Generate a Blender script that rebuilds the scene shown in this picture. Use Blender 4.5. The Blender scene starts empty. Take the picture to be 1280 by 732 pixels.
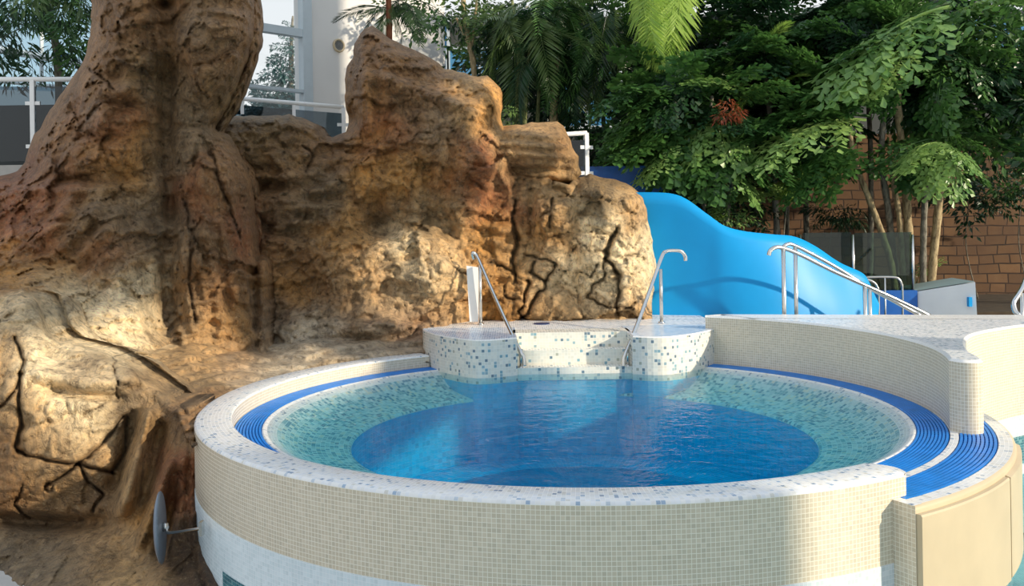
import bpy, bmesh, math, random
import numpy as np
from mathutils import Vector, Matrix
from mathutils.geometry import tessellate_polygon

S = bpy.context.scene
COL = S.collection
RND = random.Random(7)
PI = math.pi
rad = math.radians

# ------------------------------------------------------------------ camera geometry
F, YH, ROLL, EYE = 1120.0, 288.0, 0.016, 2.35
CR, SR = math.cos(ROLL), math.sin(ROLL)


def lev(px, py):
    dx, dy = px - 640.0, py - 366.0
    return 640 + CR * dx - SR * dy, 366 + SR * dx + CR * dy


def at(px, py, Y):
    """world point seen at a photo position when it stands at distance Y"""
    x, y = lev(px, py)
    return Vector(((x - 640) * Y / F, Y, EYE - (y - YH) * Y / F))


def gz(px, py, z):
    """world point seen at a photo position when it lies at height z"""
    x, y = lev(px, py)
    return at(px, py, F * (EYE - z) / (y - YH))


cam_d = bpy.data.cameras.new('camera')
cam = bpy.data.objects.new('camera', cam_d)
COL.objects.link(cam)
cam_d.sensor_width = 36.0
cam_d.lens = F / 1280 * 36.0
r_ = Vector((CR, 0, -SR)); u_ = Vector((SR, 0, CR)); b_ = Vector((0, -1, 0))
cam.matrix_world = Matrix(((r_.x, u_.x, b_.x, 0), (r_.y, u_.y, b_.y, 0), (r_.z, u_.z, b_.z, EYE), (0, 0, 0, 1)))
cam_d.shift_x = 1.25 / 1280.0
cam_d.shift_y = -(366 - 288) / 1280.0
cam_d.clip_end = 300
S.camera = cam

# ------------------------------------------------------------------ view
S.view_settings.view_transform = 'Standard'
S.view_settings.look = 'None'
S.view_settings.gamma = 1.0
S.view_settings.use_curve_mapping = False
S.view_settings.exposure = 0.0


# ------------------------------------------------------------------ object helpers
def tag(o, label=None, cat=None, group=None, kind=None):
    if label: o['label'] = label
    if cat: o['category'] = cat
    if group: o['group'] = group
    if kind: o['kind'] = kind
    return o


def empty(name, loc, label, cat, group=None):
    o = bpy.data.objects.new(name, None)
    o.empty_display_size = 0.1
    COL.objects.link(o)
    o.location = loc
    return tag(o, label, cat, group)


def link(name, me, mat, parent=None, smooth=False):
    """links a mesh given in world coordinates; a parent only offsets it"""
    o = bpy.data.objects.new(name, me)
    COL.objects.link(o)
    if mat is not None and len(me.materials) == 0:
        me.materials.append(mat)
    if smooth:
        me.polygons.foreach_set('use_smooth', [True] * len(me.polygons))
    if parent is not None:
        off = parent.location.copy()
        p = parent.parent
        while p is not None:
            off += p.location
            p = p.parent
        me.transform(Matrix.Translation(-off))
        o.parent = parent
    return o


class MB:
    """collects vertices, faces and uvs for one mesh"""
    def __init__(self):
        self.v, self.f, self.uv = [], [], []

    def face(self, pts, uvs=None):
        b = len(self.v)
        self.v.extend([tuple(p) for p in pts])
        self.f.append(tuple(range(b, b + len(pts))))
        self.uv.append(uvs if uvs else [(0, 0)] * len(pts))

    def box(self, c, s, R=None, uvscale=1.0):
        hx, hy, hz = s[0] / 2, s[1] / 2, s[2] / 2
        P = [Vector((x, y, z)) for x in (-hx, hx) for y in (-hy, hy) for z in (-hz, hz)]
        if R is not None: P = [R @ p for p in P]
        P = [p + Vector(c) for p in P]
        for q, (a, b) in (((0, 1, 3, 2), (1, 2)), ((4, 6, 7, 5), (1, 2)), ((0, 4, 5, 1), (0, 2)), ((2, 3, 7, 6), (0, 2)), ((0, 2, 6, 4), (0, 1)), ((1, 5, 7, 3), (0, 1))):
            self.face([P[i] for i in q], [(P[i][a], P[i][b]) for i in q])

    def tube(self, pts, r, n=12, cap=True):
        pts = [Vector(p) for p in pts]
        rs = r if isinstance(r, (list, tuple)) else [r] * len(pts)
        rings = []
        up = None
        for i, p in enumerate(pts):
            t = (pts[min(i + 1, len(pts) - 1)] - pts[max(i - 1, 0)]).normalized()
            if up is None:
                up = Vector((0, 0, 1)) if abs(t.z) < 0.9 else Vector((1, 0, 0))
            a = (up - t * up.dot(t)).normalized()
            up = a
            bb = t.cross(a)
            rings.append([p + (a * math.cos(2 * PI * k / n) + bb * math.sin(2 * PI * k / n)) * rs[i] for k in range(n)])
        base = len(self.v)
        for g in rings: self.v.extend(tuple(q) for q in g)
        for i in range(len(rings) - 1):
            for k in range(n):
                k2 = (k + 1) % n
                self.f.append((base + i * n + k, base + i * n + k2, base + (i + 1) * n + k2, base + (i + 1) * n + k))
                self.uv.append([(k / n, i), ((k + 1) / n, i), ((k + 1) / n, i + 1), (k / n, i + 1)])
        if cap:
            self.f.append(tuple(base + k for k in reversed(range(n)))); self.uv.append([(0, 0)] * n)
            e = base + (len(rings) - 1) * n
            self.f.append(tuple(e + k for k in range(n))); self.uv.append([(0, 0)] * n)

    def lathe(self, prof, a0, a1, n, c, uref=None, caps=True):
        """prof: closed or open list of (r, z); swept from angle a0 to a1 about c"""
        L = [0.0]
        for i in range(1, len(prof)):
            L.append(L[-1] + math.hypot(prof[i][0] - prof[i - 1][0], prof[i][1] - prof[i - 1][1]))
        uref = uref or max(p[0] for p in prof)
        base = len(self.v); m = len(prof)
        for j in range(n + 1):
            t = a0 + (a1 - a0) * j / n
            for (r, z) in prof:
                self.v.append((c[0] + r * math.cos(t), c[1] + r * math.sin(t), z))
        for j in range(n):
            u0, u1 = uref * (a0 + (a1 - a0) * j / n), uref * (a0 + (a1 - a0) * (j + 1) / n)
            for i in range(m - 1):
                self.f.append((base + j * m + i, base + (j + 1) * m + i, base + (j + 1) * m + i + 1, base + j * m + i + 1))
                self.uv.append([(u0, L[i]), (u1, L[i]), (u1, L[i + 1]), (u0, L[i + 1])])
        if caps and prof[0] == prof[-1]:
            for j in (0, n):
                fc = [base + j * m + i for i in range(m - 1)]
                if j == 0: fc.reverse()
                self.f.append(tuple(fc)); self.uv.append([(self.v[q][0], self.v[q][2]) for q in fc])

    def mesh(self, name):
        me = bpy.data.meshes.new(name)
        me.from_pydata(self.v, [], self.f)
        uvl = me.uv_layers.new(name='UVMap')
        flat = [c for fu in self.uv for uv in fu for c in uv]
        uvl.data.foreach_set('uv', flat)
        me.update()
        return me

    def build(self, name, mat, parent=None, smooth=False, weld=False):
        me = self.mesh(name)
        if weld:
            bm = bmesh.new(); bm.from_mesh(me)
            bmesh.ops.remove_doubles(bm, verts=bm.verts, dist=1e-4)
            bmesh.ops.recalc_face_normals(bm, faces=bm.faces)
            bm.to_mesh(me); bm.free()
        return link(name, me, mat, parent, smooth)


def smooth_angle(o, deg=40):
    me = o.data
    me.polygons.foreach_set('use_smooth', [True] * len(me.polygons))
    bm = bmesh.new(); bm.from_mesh(me)
    for e in bm.edges:
        e.smooth = not (len(e.link_faces) == 2 and e.calc_face_angle(0) > rad(deg))
    bm.to_mesh(me); bm.free()
    return o


def bevel(o, w, seg=2):
    bm = bmesh.new(); bm.from_mesh(o.data)
    es = [e for e in bm.edges if len(e.link_faces) == 2 and e.calc_face_angle(0) > rad(35)]
    bmesh.ops.bevel(bm, geom=es, offset=w, segments=seg, profile=0.5, affect='EDGES')
    bm.to_mesh(o.data); bm.free()
    return o


def spline(pts, n=8):
    """Catmull-Rom through points"""
    pts = [Vector(p) for p in pts]
    out = []
    for i in range(len(pts) - 1):
        p0, p1, p2, p3 = pts[max(i - 1, 0)], pts[i], pts[i + 1], pts[min(i + 2, len(pts) - 1)]
        for k in range(n):
            t = k / n
            out.append(0.5 * ((2 * p1) + (p2 - p0) * t + (2 * p0 - 5 * p1 + 4 * p2 - p3) * t * t + (3 * p1 - p0 - 3 * p2 + p3) * t ** 3))
    out.append(pts[-1])
    return out


# ------------------------------------------------------------------ material helpers
class N:
    def __init__(self, name):
        self.m = bpy.data.materials.new(name)
        self.m.use_nodes = True
        self.t = self.m.node_tree
        self.t.nodes.clear()
        self.out = self.t.nodes.new('ShaderNodeOutputMaterial')

    def n(self, kind, **kw):
        nd = self.t.nodes.new('ShaderNode' + kind)
        for k, v in kw.items(): setattr(nd, k, v)
        return nd

    def l(self, a, b):
        self.t.links.new(a, b)

    def math(self, op, a, b=None, clamp=False):
        nd = self.n('Math', operation=op, use_clamp=clamp)
        for i, x in enumerate((a, b)):
            if x is None: continue
            if isinstance(x, (int, float)): nd.inputs[i].default_value = x
            else: self.l(x, nd.inputs[i])
        return nd.outputs[0]

    def ramp(self, fac, stops, interp='LINEAR'):
        nd = self.n('ValToRGB')
        cr = nd.color_ramp; cr.interpolation = interp
        while len(cr.elements) < len(stops): cr.elements.new(0.5)
        for e, (p, c) in zip(cr.elements, stops):
            e.position = p; e.color = (*c, 1)
        self.l(fac, nd.inputs[0])
        return nd.outputs[0]

    def mix(self, fac, a, b, blend='MIX'):
        nd = self.n('Mix', data_type='RGBA', blend_type=blend)
        for i, x in ((0, fac), (6, a), (7, b)):
            if isinstance(x, (int, float)): nd.inputs[i].default_value = x
            elif isinstance(x, tuple): nd.inputs[i].default_value = (*x, 1)
            else: self.l(x, nd.inputs[i])
        return nd.outputs[2]

    def noise(self, vec, scale, detail=4, rough=0.55, dist=0.0):
        nd = self.n('TexNoise')
        nd.inputs['Scale'].default_value = scale; nd.inputs['Detail'].default_value = detail
        nd.inputs['Roughness'].default_value = rough; nd.inputs['Distortion'].default_value = dist
        if vec is not None: self.l(vec, nd.inputs['Vector'])
        return nd.outputs['Fac']

    def bump(self, h, strength=0.3, dist=0.01, normal=None):
        nd = self.n('Bump')
        nd.inputs['Strength'].default_value = strength; nd.inputs['Distance'].default_value = dist
        self.l(h, nd.inputs['Height'])
        if normal is not None: self.l(normal, nd.inputs['Normal'])
        return nd.outputs[0]

    def pbsdf(self, color, rough=0.5, metal=0.0, normal=None, spec=0.5, trans=0.0):
        p = self.n('BsdfPrincipled')
        for key, x in (('Base Color', color), ('Roughness', rough), ('Metallic', metal), ('Specular IOR Level', spec), ('Transmission Weight', trans)):
            s = p.inputs[key]
            if isinstance(x, (int, float)): s.default_value = x
            elif isinstance(x, tuple): s.default_value = (*x, 1)
            else: self.l(x, s)
        if normal is not None: self.l(normal, p.inputs['Normal'])
        return p.outputs[0]

    def done(self, sh):
        self.l(sh, self.out.inputs['Surface'])
        return self.m


def obj_coord(nb):
    return nb.n('TexCoord').outputs['Object']


def world_pos(nb):
    return nb.n('NewGeometry').outputs['Position']


def plain(name, color, rough=0.5, metal=0.0, var=0.12, scale=6.0, spec=0.5, bumps=0.0):
    nb = N(name)
    v = world_pos(nb)
    f = nb.noise(v, scale, 5)
    dark = tuple(c * (1 - var) for c in color); lite = tuple(min(1, c * (1 + var)) for c in color)
    c = nb.ramp(f, [(0.3, dark), (0.7, lite)])
    nrm = nb.bump(nb.noise(v, scale * 12, 3), bumps, 0.01) if bumps else None
    return nb.done(nb.pbsdf(c, rough, metal, nrm, spec))


def tile_mat(name, stops, grout, size=0.025, gw=0.10, rough=0.25, var=0.06, spec=0.5):
    """square mosaic tiles over the UV map (metres); stops pick each tile's colour"""
    nb = N(name)
    uv = nb.n('UVMap').outputs[0]
    sc = nb.n('VectorMath', operation='SCALE'); nb.l(uv, sc.inputs[0]); sc.inputs['Scale'].default_value = 1 / size
    fl = nb.n('VectorMath', operation='FLOOR'); nb.l(sc.outputs[0], fl.inputs[0])
    fr = nb.n('VectorMath', operation='FRACTION'); nb.l(sc.outputs[0], fr.inputs[0])
    wn = nb.n('TexWhiteNoise', noise_dimensions='2D'); nb.l(fl.outputs[0], wn.inputs['Vector'])
    col = nb.ramp(wn.outputs['Value'], stops, 'CONSTANT')
    wn2 = nb.n('TexWhiteNoise', noise_dimensions='3D')
    ad = nb.n('VectorMath', operation='ADD'); nb.l(fl.outputs[0], ad.inputs[0]); ad.inputs[1].default_value = (17.3, 5.1, 3.7)
    nb.l(ad.outputs[0], wn2.inputs['Vector'])
    k = nb.math('ADD', nb.math('MULTIPLY', wn2.outputs['Value'], 2 * var), 1 - var)
    cm = nb.n('Combine' + 'XYZ')
    for i in range(3): nb.l(k, cm.inputs[i])
    col = nb.mix(1.0, col, cm.outputs[0], 'MULTIPLY')
    sx = nb.n('SeparateXYZ'); nb.l(fr.outputs[0], sx.inputs[0])
    masks = []
    for i in (0, 1):
        d = nb.math('ABSOLUTE', nb.math('SUBTRACT', sx.outputs[i], 0.5))
        masks.append(nb.math('GREATER_THAN', d, 0.5 - gw / 2))
    g = nb.math('MAXIMUM', masks[0], masks[1])
    col = nb.mix(g, col, grout)
    nrm = nb.bump(nb.math('SUBTRACT', 1.0, g), 0.25, 0.002)
    return nb.done(nb.pbsdf(col, nb.math('ADD', nb.math('MULTIPLY', g, 0.4), rough), 0, nrm, spec))


M = {}
WHT = (0.80, 0.79, 0.76)
M['rim_mosaic'] = tile_mat('white mosaic with blue flecks', [(0, WHT), (0.50, (0.76, 0.77, 0.78)), (0.84, (0.52, 0.58, 0.64)), (0.90, (0.32, 0.42, 0.54)), (0.935, (0.66, 0.64, 0.58)), (0.98, (0.24, 0.32, 0.42))], (0.78, 0.77, 0.74))
M['cream_tile'] = tile_mat('cream tile', [(0, (0.62, 0.53, 0.39)), (0.5, (0.66, 0.57, 0.43)), (0.8, (0.59, 0.51, 0.38))], (0.82, 0.77, 0.66), gw=0.13, var=0.05)
M['aqua_tile'] = tile_mat('pale aqua tile', [(0, (0.56, 0.65, 0.66)), (0.5, (0.61, 0.69, 0.70))], (0.70, 0.74, 0.74), gw=0.1)
M['plinth_mosaic'] = tile_mat('white mosaic with scattered teal tiles', [(0, (0.78, 0.74, 0.64)), (0.45, (0.72, 0.70, 0.62)), (0.86, (0.30, 0.42, 0.46)), (0.91, (0.16, 0.22, 0.27)), (0.945, (0.22, 0.38, 0.44)), (0.98, (0.42, 0.42, 0.34))], (0.78, 0.75, 0.68), size=0.032)
M['plinth_top'] = tile_mat('blue white mosaic', [(0, (0.52, 0.62, 0.74)), (0.5, (0.62, 0.70, 0.78)), (0.8, (0.36, 0.50, 0.68)), (0.93, (0.25, 0.36, 0.5))], (0.66, 0.72, 0.78))
M['deck_mosaic'] = tile_mat('grey blue deck mosaic', [(0, (0.86, 0.86, 0.85)), (0.56, (0.68, 0.73, 0.76)), (0.74, (0.44, 0.53, 0.60)), (0.84, (0.76, 0.76, 0.72)), (0.95, (0.26, 0.32, 0.38))], (0.84, 0.80, 0.78))
M['bench_mosaic'] = tile_mat('teal bench mosaic', [(0, (0.66, 0.72, 0.70)), (0.34, (0.24, 0.42, 0.47)), (0.56, (0.13, 0.29, 0.38)), (0.70, (0.50, 0.60, 0.62)), (0.9, (0.74, 0.68, 0.56))], (0.54, 0.62, 0.62), size=0.036)
M['floor_mosaic'] = tile_mat('blue basin mosaic', [(0, (0.003, 0.46, 0.72)), (0.4, (0.003, 0.50, 0.76)), (0.75, (0.003, 0.42, 0.68))], (0.006, 0.50, 0.74), size=0.05, gw=0.06)
M['dark_mosaic'] = tile_mat('dark teal mosaic', [(0, (0.03, 0.14, 0.18)), (0.5, (0.05, 0.20, 0.24)), (0.85, (0.14, 0.32, 0.34))], (0.30, 0.40, 0.40))
M['white_tile'] = tile_mat('white edge tile', [(0, (0.86, 0.84, 0.80)), (0.6, (0.84, 0.82, 0.78))], (0.84, 0.82, 0.78))
M['blue_plastic'] = plain('blue grate plastic', (0.004, 0.20, 0.64), 0.42, var=0.15, scale=9)
M['gutter_dark'] = plain('gutter channel', (0.006, 0.03, 0.12), 0.4)
M['steel'] = plain('polished steel', (0.66, 0.65, 0.62), 0.22, 1.0, var=0.05)
M['white_paint'] = plain('white painted metal', (0.82, 0.82, 0.80), 0.35, var=0.03)
M['wall_white'] = plain('white render', (0.68, 0.67, 0.65), 0.8, var=0.03, scale=1.5)
M['grey_frame'] = plain('grey window frame', (0.45, 0.52, 0.56), 0.4, var=0.05)
M['slide_blue'] = plain('glossy blue slide', (0.002, 0.29, 0.66), 0.42, var=0.10, scale=0.9, spec=0.3)
M['deep_blue'] = plain('deep blue panel', (0.004, 0.10, 0.40), 0.4, var=0.08)
M['dark_wall'] = plain('dark wall', (0.045, 0.05, 0.048), 0.8, var=0.2, scale=1.0)
M['grey_wall'] = plain('grey wall', (0.16, 0.155, 0.14), 0.8, var=0.2, scale=1.5)
M['dry_floor'] = plain('pale floor', (0.50, 0.48, 0.44), 0.6, var=0.1, scale=4, bumps=0.1)
M['soil'] = plain('planting soil', (0.05, 0.035, 0.02), 0.95, var=0.4, scale=5, bumps=0.4)
M['disc_grey'] = plain('grey disc', (0.18, 0.22, 0.27), 0.3, var=0.08)
M['trunk'] = None
M['terrace'] = plain('terrace paving', (0.40, 0.38, 0.35), 0.7, var=0.1)
M['cream_panel'] = plain('smooth cream panel', (0.54, 0.44, 0.29), 0.45, var=0.06, scale=3)
M['render_white'] = plain('pale grey render', (0.80, 0.82, 0.82), 0.7, var=0.04, scale=3)


def glass(name, tint, refl=1.0, rough=0.0):
    nb = N(name)
    tr = nb.n('BsdfTransparent'); tr.inputs[0].default_value = (*tint, 1)
    gl = nb.n('BsdfGlossy'); gl.inputs['Roughness'].default_value = rough
    gl.inputs[0].default_value = (refl, refl, refl, 1)
    fr = nb.n('Fresnel'); fr.inputs[0].default_value = 1.5
    mx = nb.n('MixShader'); nb.l(fr.outputs[0], mx.inputs[0]); nb.l(tr.outputs[0], mx.inputs[1]); nb.l(gl.outputs[0], mx.inputs[2])
    return nb.done(mx.outputs[0])


M['glass_clear'] = glass('clear window glass', (0.92, 0.95, 0.96))
M['glass_blue'] = glass('blue tinted glass', (0.45, 0.66, 0.78))
M['glass_smoke'] = glass('smoked fence glass', (0.36, 0.50, 0.44))
M['glass_dark'] = glass('dark balustrade glass', (0.35, 0.42, 0.46))


def water_mat(name, tint, absorb, density, wave=14.0, strength=0.12):
    nb = N(name)
    v = world_pos(nb)
    n1 = nb.noise(v, wave * 0.35, 3, 0.5, 0.6)
    n2 = nb.noise(v, wave, 3, 0.5, 0.8)
    h = nb.math('ADD', n1, nb.math('MULTIPLY', n2, 0.35))
    nrm = nb.bump(h, strength, 0.06)
    tr = nb.n('BsdfTransparent'); tr.inputs[0].default_value = (*tint, 1)
    gl = nb.n('BsdfGlossy'); gl.inputs['Roughness'].default_value = 0.03
    nb.l(nrm, gl.inputs['Normal'])
    fr = nb.n('Fresnel'); fr.inputs[0].default_value = 1.33; nb.l(nrm, fr.inputs['Normal'])
    mx = nb.n('MixShader'); nb.l(nb.math('MULTIPLY', fr.outputs[0], 0.55), mx.inputs[0]); nb.l(tr.outputs[0], mx.inputs[1]); nb.l(gl.outputs[0], mx.inputs[2])
    if density:
        ab = nb.n('VolumeAbsorption'); ab.inputs[0].default_value = (*absorb, 1); ab.inputs[1].default_value = density
        nb.l(ab.outputs[0], nb.out.inputs['Volume'])
    return nb.done(mx.outputs[0])


M['spa_water'] = water_mat('spa water', (0.96, 0.99, 1.0), (0.10, 0.92, 0.96), 0.9, strength=0.2)
M['pool_water'] = water_mat('main pool water', (0.55, 0.86, 0.90), (0.2, 0.7, 0.8), 0.0, 10.0, 0.08)

# stone block wall
nb = N('stone block wall')
v = nb.n('TexCoord').outputs['UV']
wob = nb.n('TexNoise'); wob.inputs['Scale'].default_value = 1.3; nb.l(v, wob.inputs['Vector'])
sub = nb.n('VectorMath', operation='MULTIPLY_ADD'); nb.l(wob.outputs['Color'], sub.inputs[0]); sub.inputs[1].default_value = (0.16, 0.10, 0); nb.l(v, sub.inputs[2])
br = nb.n('TexBrick'); nb.l(sub.outputs[0], br.inputs['Vector'])
br.offset = 0.37; br.squash = 0.72; br.squash_frequency = 3; br.offset_frequency = 2
for key, val in (('Scale', 1.0), ('Mortar Size', 0.014), ('Mortar Smooth', 0.25), ('Bias', 0.0), ('Brick Width', 0.38), ('Row Height', 0.18)): br.inputs[key].default_value = val
br.inputs['Color1'].default_value = (0.25, 0.155, 0.08, 1); br.inputs['Color2'].default_value = (0.15, 0.092, 0.05, 1); br.inputs['Mortar'].default_value = (0.035, 0.024, 0.018, 1)
ns = nb.noise(v, 5.0, 6, 0.65)
n6 = nb.noise(v, 1.7, 3, 0.6)
c = nb.mix(nb.math('MULTIPLY', ns, 0.8), br.outputs['Color'], (0.36, 0.22, 0.11), 'OVERLAY')
c = nb.mix(nb.ramp(n6, [(0.35, (0, 0, 0)), (0.65, (0.6, 0.6, 0.6))]), c, (0.11, 0.06, 0.035))
hh = nb.math('SUBTRACT', nb.math('MULTIPLY', ns, 0.3), br.outputs['Fac'])
M['stone'] = nb.done(nb.pbsdf(c, 0.85, 0, nb.bump(hh, 0.7, 0.03)))


M['win_blue'] = plain('blue window pane', (0.06, 0.20, 0.36), 0.08, var=0.3, scale=0.6)


def leaf_mat(name, c0, c1, trans=0.35, rough=0.35):
    nb = N(name)
    v = world_pos(nb)
    f = nb.noise(v, 3.0, 3, 0.6)
    f2 = nb.noise(v, 14.0, 2)
    oi = nb.n('ObjectInfo').outputs['Random']
    f = nb.math('ADD', nb.math('MULTIPLY', f, 0.6), nb.math('ADD', nb.math('MULTIPLY', oi, 0.25), nb.math('MULTIPLY', f2, 0.2)))
    c = nb.ramp(f, [(0.3, c0), (0.72, c1)])
    p = nb.pbsdf(c, rough, 0, None, 0.5)
    t = nb.n('BsdfTranslucent'); nb.l(c, t.inputs[0])
    mx = nb.n('MixShader'); mx.inputs[0].default_value = trans
    nb.l(p, mx.inputs[1]); nb.l(t.outputs[0], mx.inputs[2])
    return nb.done(mx.outputs[0])


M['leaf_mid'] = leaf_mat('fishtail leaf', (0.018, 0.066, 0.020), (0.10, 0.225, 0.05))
M['leaf_lit'] = leaf_mat('sunlit fishtail leaf', (0.09, 0.22, 0.05), (0.34, 0.50, 0.15))  # lighter copy of the fishtail leaf, sunlit highlights painted into its green
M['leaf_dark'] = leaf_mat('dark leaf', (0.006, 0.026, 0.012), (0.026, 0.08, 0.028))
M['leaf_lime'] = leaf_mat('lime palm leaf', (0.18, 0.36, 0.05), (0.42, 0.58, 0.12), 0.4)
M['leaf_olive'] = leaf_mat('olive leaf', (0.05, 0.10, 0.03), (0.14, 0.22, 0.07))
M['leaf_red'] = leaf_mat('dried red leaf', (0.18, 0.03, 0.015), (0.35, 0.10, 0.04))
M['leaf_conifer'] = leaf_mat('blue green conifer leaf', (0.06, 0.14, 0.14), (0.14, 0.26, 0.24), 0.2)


def bark(name, c0, c1):
    nb = N(name)
    v = world_pos(nb)
    mp = nb.n('Mapping'); mp.inputs['Scale'].default_value = (6, 6, 2.2); nb.l(v, mp.inputs[0])
    f = nb.noise(mp.outputs[0], 3.5, 6, 0.65, 0.4)
    c = nb.ramp(f, [(0.33, c0), (0.62, c1)])
    return nb.done(nb.pbsdf(c, 0.85, 0, nb.bump(f, 0.6, 0.02), 0.2))


M['bark_pale'] = bark('pale ringed bark', (0.14, 0.10, 0.055), (0.48, 0.38, 0.22))
M['bark_grey'] = bark('grey bark', (0.06, 0.055, 0.045), (0.26, 0.24, 0.19))
M['bark_green'] = bark('green cane bark', (0.06, 0.08, 0.03), (0.24, 0.26, 0.12))
M['bark_red'] = bark('red brown stem', (0.10, 0.03, 0.015), (0.26, 0.10, 0.05))

# ================================================================== SETTING
pool_c = Vector((0.551, 7.467, 0))
C2 = (0.551, 7.467)
Z_RIM, Z_GUT, Z_WAT = 1.0, 0.87, 0.862
R_OUT, R_IN, R_G = 3.03, 2.77, 2.545
Z_STEP, Z_DECK = 1.25, 1.39


def plane(name, poly, z, mat, parent=None, **kw):
    b = MB()
    tri = tessellate_polygon([[Vector((x, y, 0)) for x, y in poly]])
    for t in tri:
        p = [poly[i] for i in t]
        if (p[1][0] - p[0][0]) * (p[2][1] - p[0][1]) - (p[1][1] - p[0][1]) * (p[2][0] - p[0][0]) < 0: p = [p[0], p[2], p[1]]
        b.face([(x, y, z) for x, y in p], [(x, y) for x, y in p])
    o = b.build(name, mat, parent)
    return o


def wallstrip(b, pts, z0, z1, u0=0.0):
    u = u0
    for (x0, y0), (x1, y1) in zip(pts[:-1], pts[1:]):
        d = math.hypot(x1 - x0, y1 - y0)
        b.face([(x0, y0, z0), (x1, y1, z0), (x1, y1, z1), (x0, y0, z1)], [(u, z0), (u + d, z0), (u + d, z1), (u, z1)])
        u += d
    return u


def circ(r, a):
    return (C2[0] + r * math.cos(a), C2[1] + r * math.sin(a))


# floor under everything: bottom of the main pool
b = MB(); b.box((0, 8, -0.62), (40, 44, 0.1))
fl = b.build('floor', M['aqua_tile']); tag(fl, kind='structure')
# dry floor at the left foreground
b = MB(); b.box((-9.9, 6, -0.26), (14.4, 20, 0.6))
tag(b.build('floor_edge', M['dry_floor']), 'pale dry floor at the foot of the rock', 'floor', kind='structure')

# main pool water
b = MB(); b.box((3.58, 3.2, -0.3), (8.76, 12.6, 0.60))
tag(b.build('main_pool_water', M['pool_water']), 'turquoise water of the lower pool beside the spa', 'water', kind='stuff')

# ================================================================== SPA POOL
spa = empty('spa_pool', (C2[0], C2[1], -0.5), 'large round raised spa pool faced in cream mosaic tiles', 'spa pool')
A0, A1 = rad(122), rad(301.2)
b = MB()
b.lathe([(R_OUT, 0.53), (R_OUT, Z_RIM - 0.02)], A0, A1, 200, C2)
b.build('outer_wall', M['cream_tile'], spa, smooth=True)
b = MB()
b.lathe([(R_OUT + 0.004, -0.55), (R_OUT + 0.004, 0.53), (R_OUT, 0.5301)], A0, rad(375), 240, C2)
lw = b.build('lower_wall', M['aqua_tile'], spa, smooth=True); lw['label'] = 'pale aqua tiled band'
b = MB()
b.lathe([(R_OUT, Z_RIM - 0.02), (R_OUT - 0.004, Z_RIM - 0.008), (R_OUT - 0.02, Z_RIM), (R_IN + 0.015, Z_RIM), (R_IN + 0.004, Z_RIM - 0.004), (R_IN, Z_RIM - 0.015)], A0, A1, 200, C2)
cp = b.build('coping', M['rim_mosaic'], spa, smooth=True); cp['label'] = 'white coping flecked with blue tiles'
b = MB()
b.lathe([(R_IN, Z_RIM - 0.015), (R_IN, Z_GUT - 0.1)], A0, A1, 200, C2)
b.build('inner_face', M['cream_tile'], spa, smooth=True)
# rounded right-hand end of the raised rim
b = MB()
e0, e1 = circ(R_OUT, A1), circ(R_IN, A1)
mid = circ((R_OUT + R_IN) / 2, A1 + 0.028)
end = [Vector((*e0, 0)), Vector((*circ(R_OUT - 0.03, A1 + 0.016), 0)), Vector((*mid, 0)), Vector((*circ(R_IN + 0.03, A1 + 0.016), 0)), Vector((*e1, 0))]
ep = [(p.x, p.y) for p in spline(end, 5)]
wallstrip(b, ep, 0.0, Z_RIM - 0.01)
b.build('rim_end', M['cream_tile'], spa, smooth=True)
b = MB()
cx = circ((R_OUT + R_IN) / 2, A1 - 0.01)
for p, q in zip(ep[:-1], ep[1:]):
    b.face([(*cx, Z_RIM - 0.001), (*p, Z_RIM - 0.008), (*q, Z_RIM - 0.008)], [cx, p, q])
b.build('rim_end_coping', M['rim_mosaic'], spa)
# gutter channel, inner lip, bench, basin floor
b = MB()
b.lathe([(R_IN + 0.01, Z_GUT), (R_IN + 0.0, Z_GUT - 0.09), (R_G + 0.01, Z_GUT - 0.09), (R_G, Z_GUT)], 0, 2 * PI, 240, C2)
b.build('gutter_channel', M['gutter_dark'], spa, smooth=True)
R_B = 1.88
b = MB()
b.lathe([(R_G + 0.012, Z_GUT - 0.01), (R_G + 0.006, Z_GUT + 0.001), (R_G - 0.01, Z_GUT + 0.001), (R_G - 0.10, Z_WAT - 0.035)], 0, 2 * PI, 240, C2)
lp = b.build('inner_lip', M['rim_mosaic'], spa, smooth=True); lp['label'] = 'sloping white tiled lip at the waterline'
b = MB()
b.lathe([(R_G - 0.10, Z_WAT - 0.035), (R_G - 0.22, Z_WAT - 0.11), (R_G - 0.36, Z_WAT - 0.17), (R_B + 0.06, Z_WAT - 0.205), (R_B + 0.01, Z_WAT - 0.22), (R_B, Z_WAT - 0.24)], 0, 2 * PI, 200, C2)
bn = b.build('bench', M['bench_mosaic'], spa, smooth=True); bn['label'] = 'teal mosaic bench under the water'
b = MB()
b.lathe([(R_B, Z_WAT - 0.24), (R_B - 0.01, Z_WAT - 0.85), (0.001, Z_WAT - 0.9)], 0, 2 * PI, 160, C2)
bf = b.build('basin_floor', M['floor_mosaic'], spa); bf['label'] = 'deep blue basin in the middle'
# mosaic number plate inset low on the wall
b = MB()
ia, ib = gz(267, 712, 0.3), gz(301, 725, 0.3)
a_in0 = math.atan2(5.55 - C2[1], -2.0 - C2[0])
pa = at(269, 712, 5.55); pb = at(303, 728, 5.25)
t0 = math.atan2(pa.y - C2[1], pa.x - C2[0]); t1 = math.atan2(pb.y - C2[1], pb.x - C2[0])
b.lathe([(R_OUT + 0.007, 0.02), (R_OUT + 0.009, 0.26)], t0, t1, 8, C2)
mi = b.build('mosaic_inset', M['dark_mosaic'], spa); mi['label'] = 'dark teal mosaic rectangle low on the wall'

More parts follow.
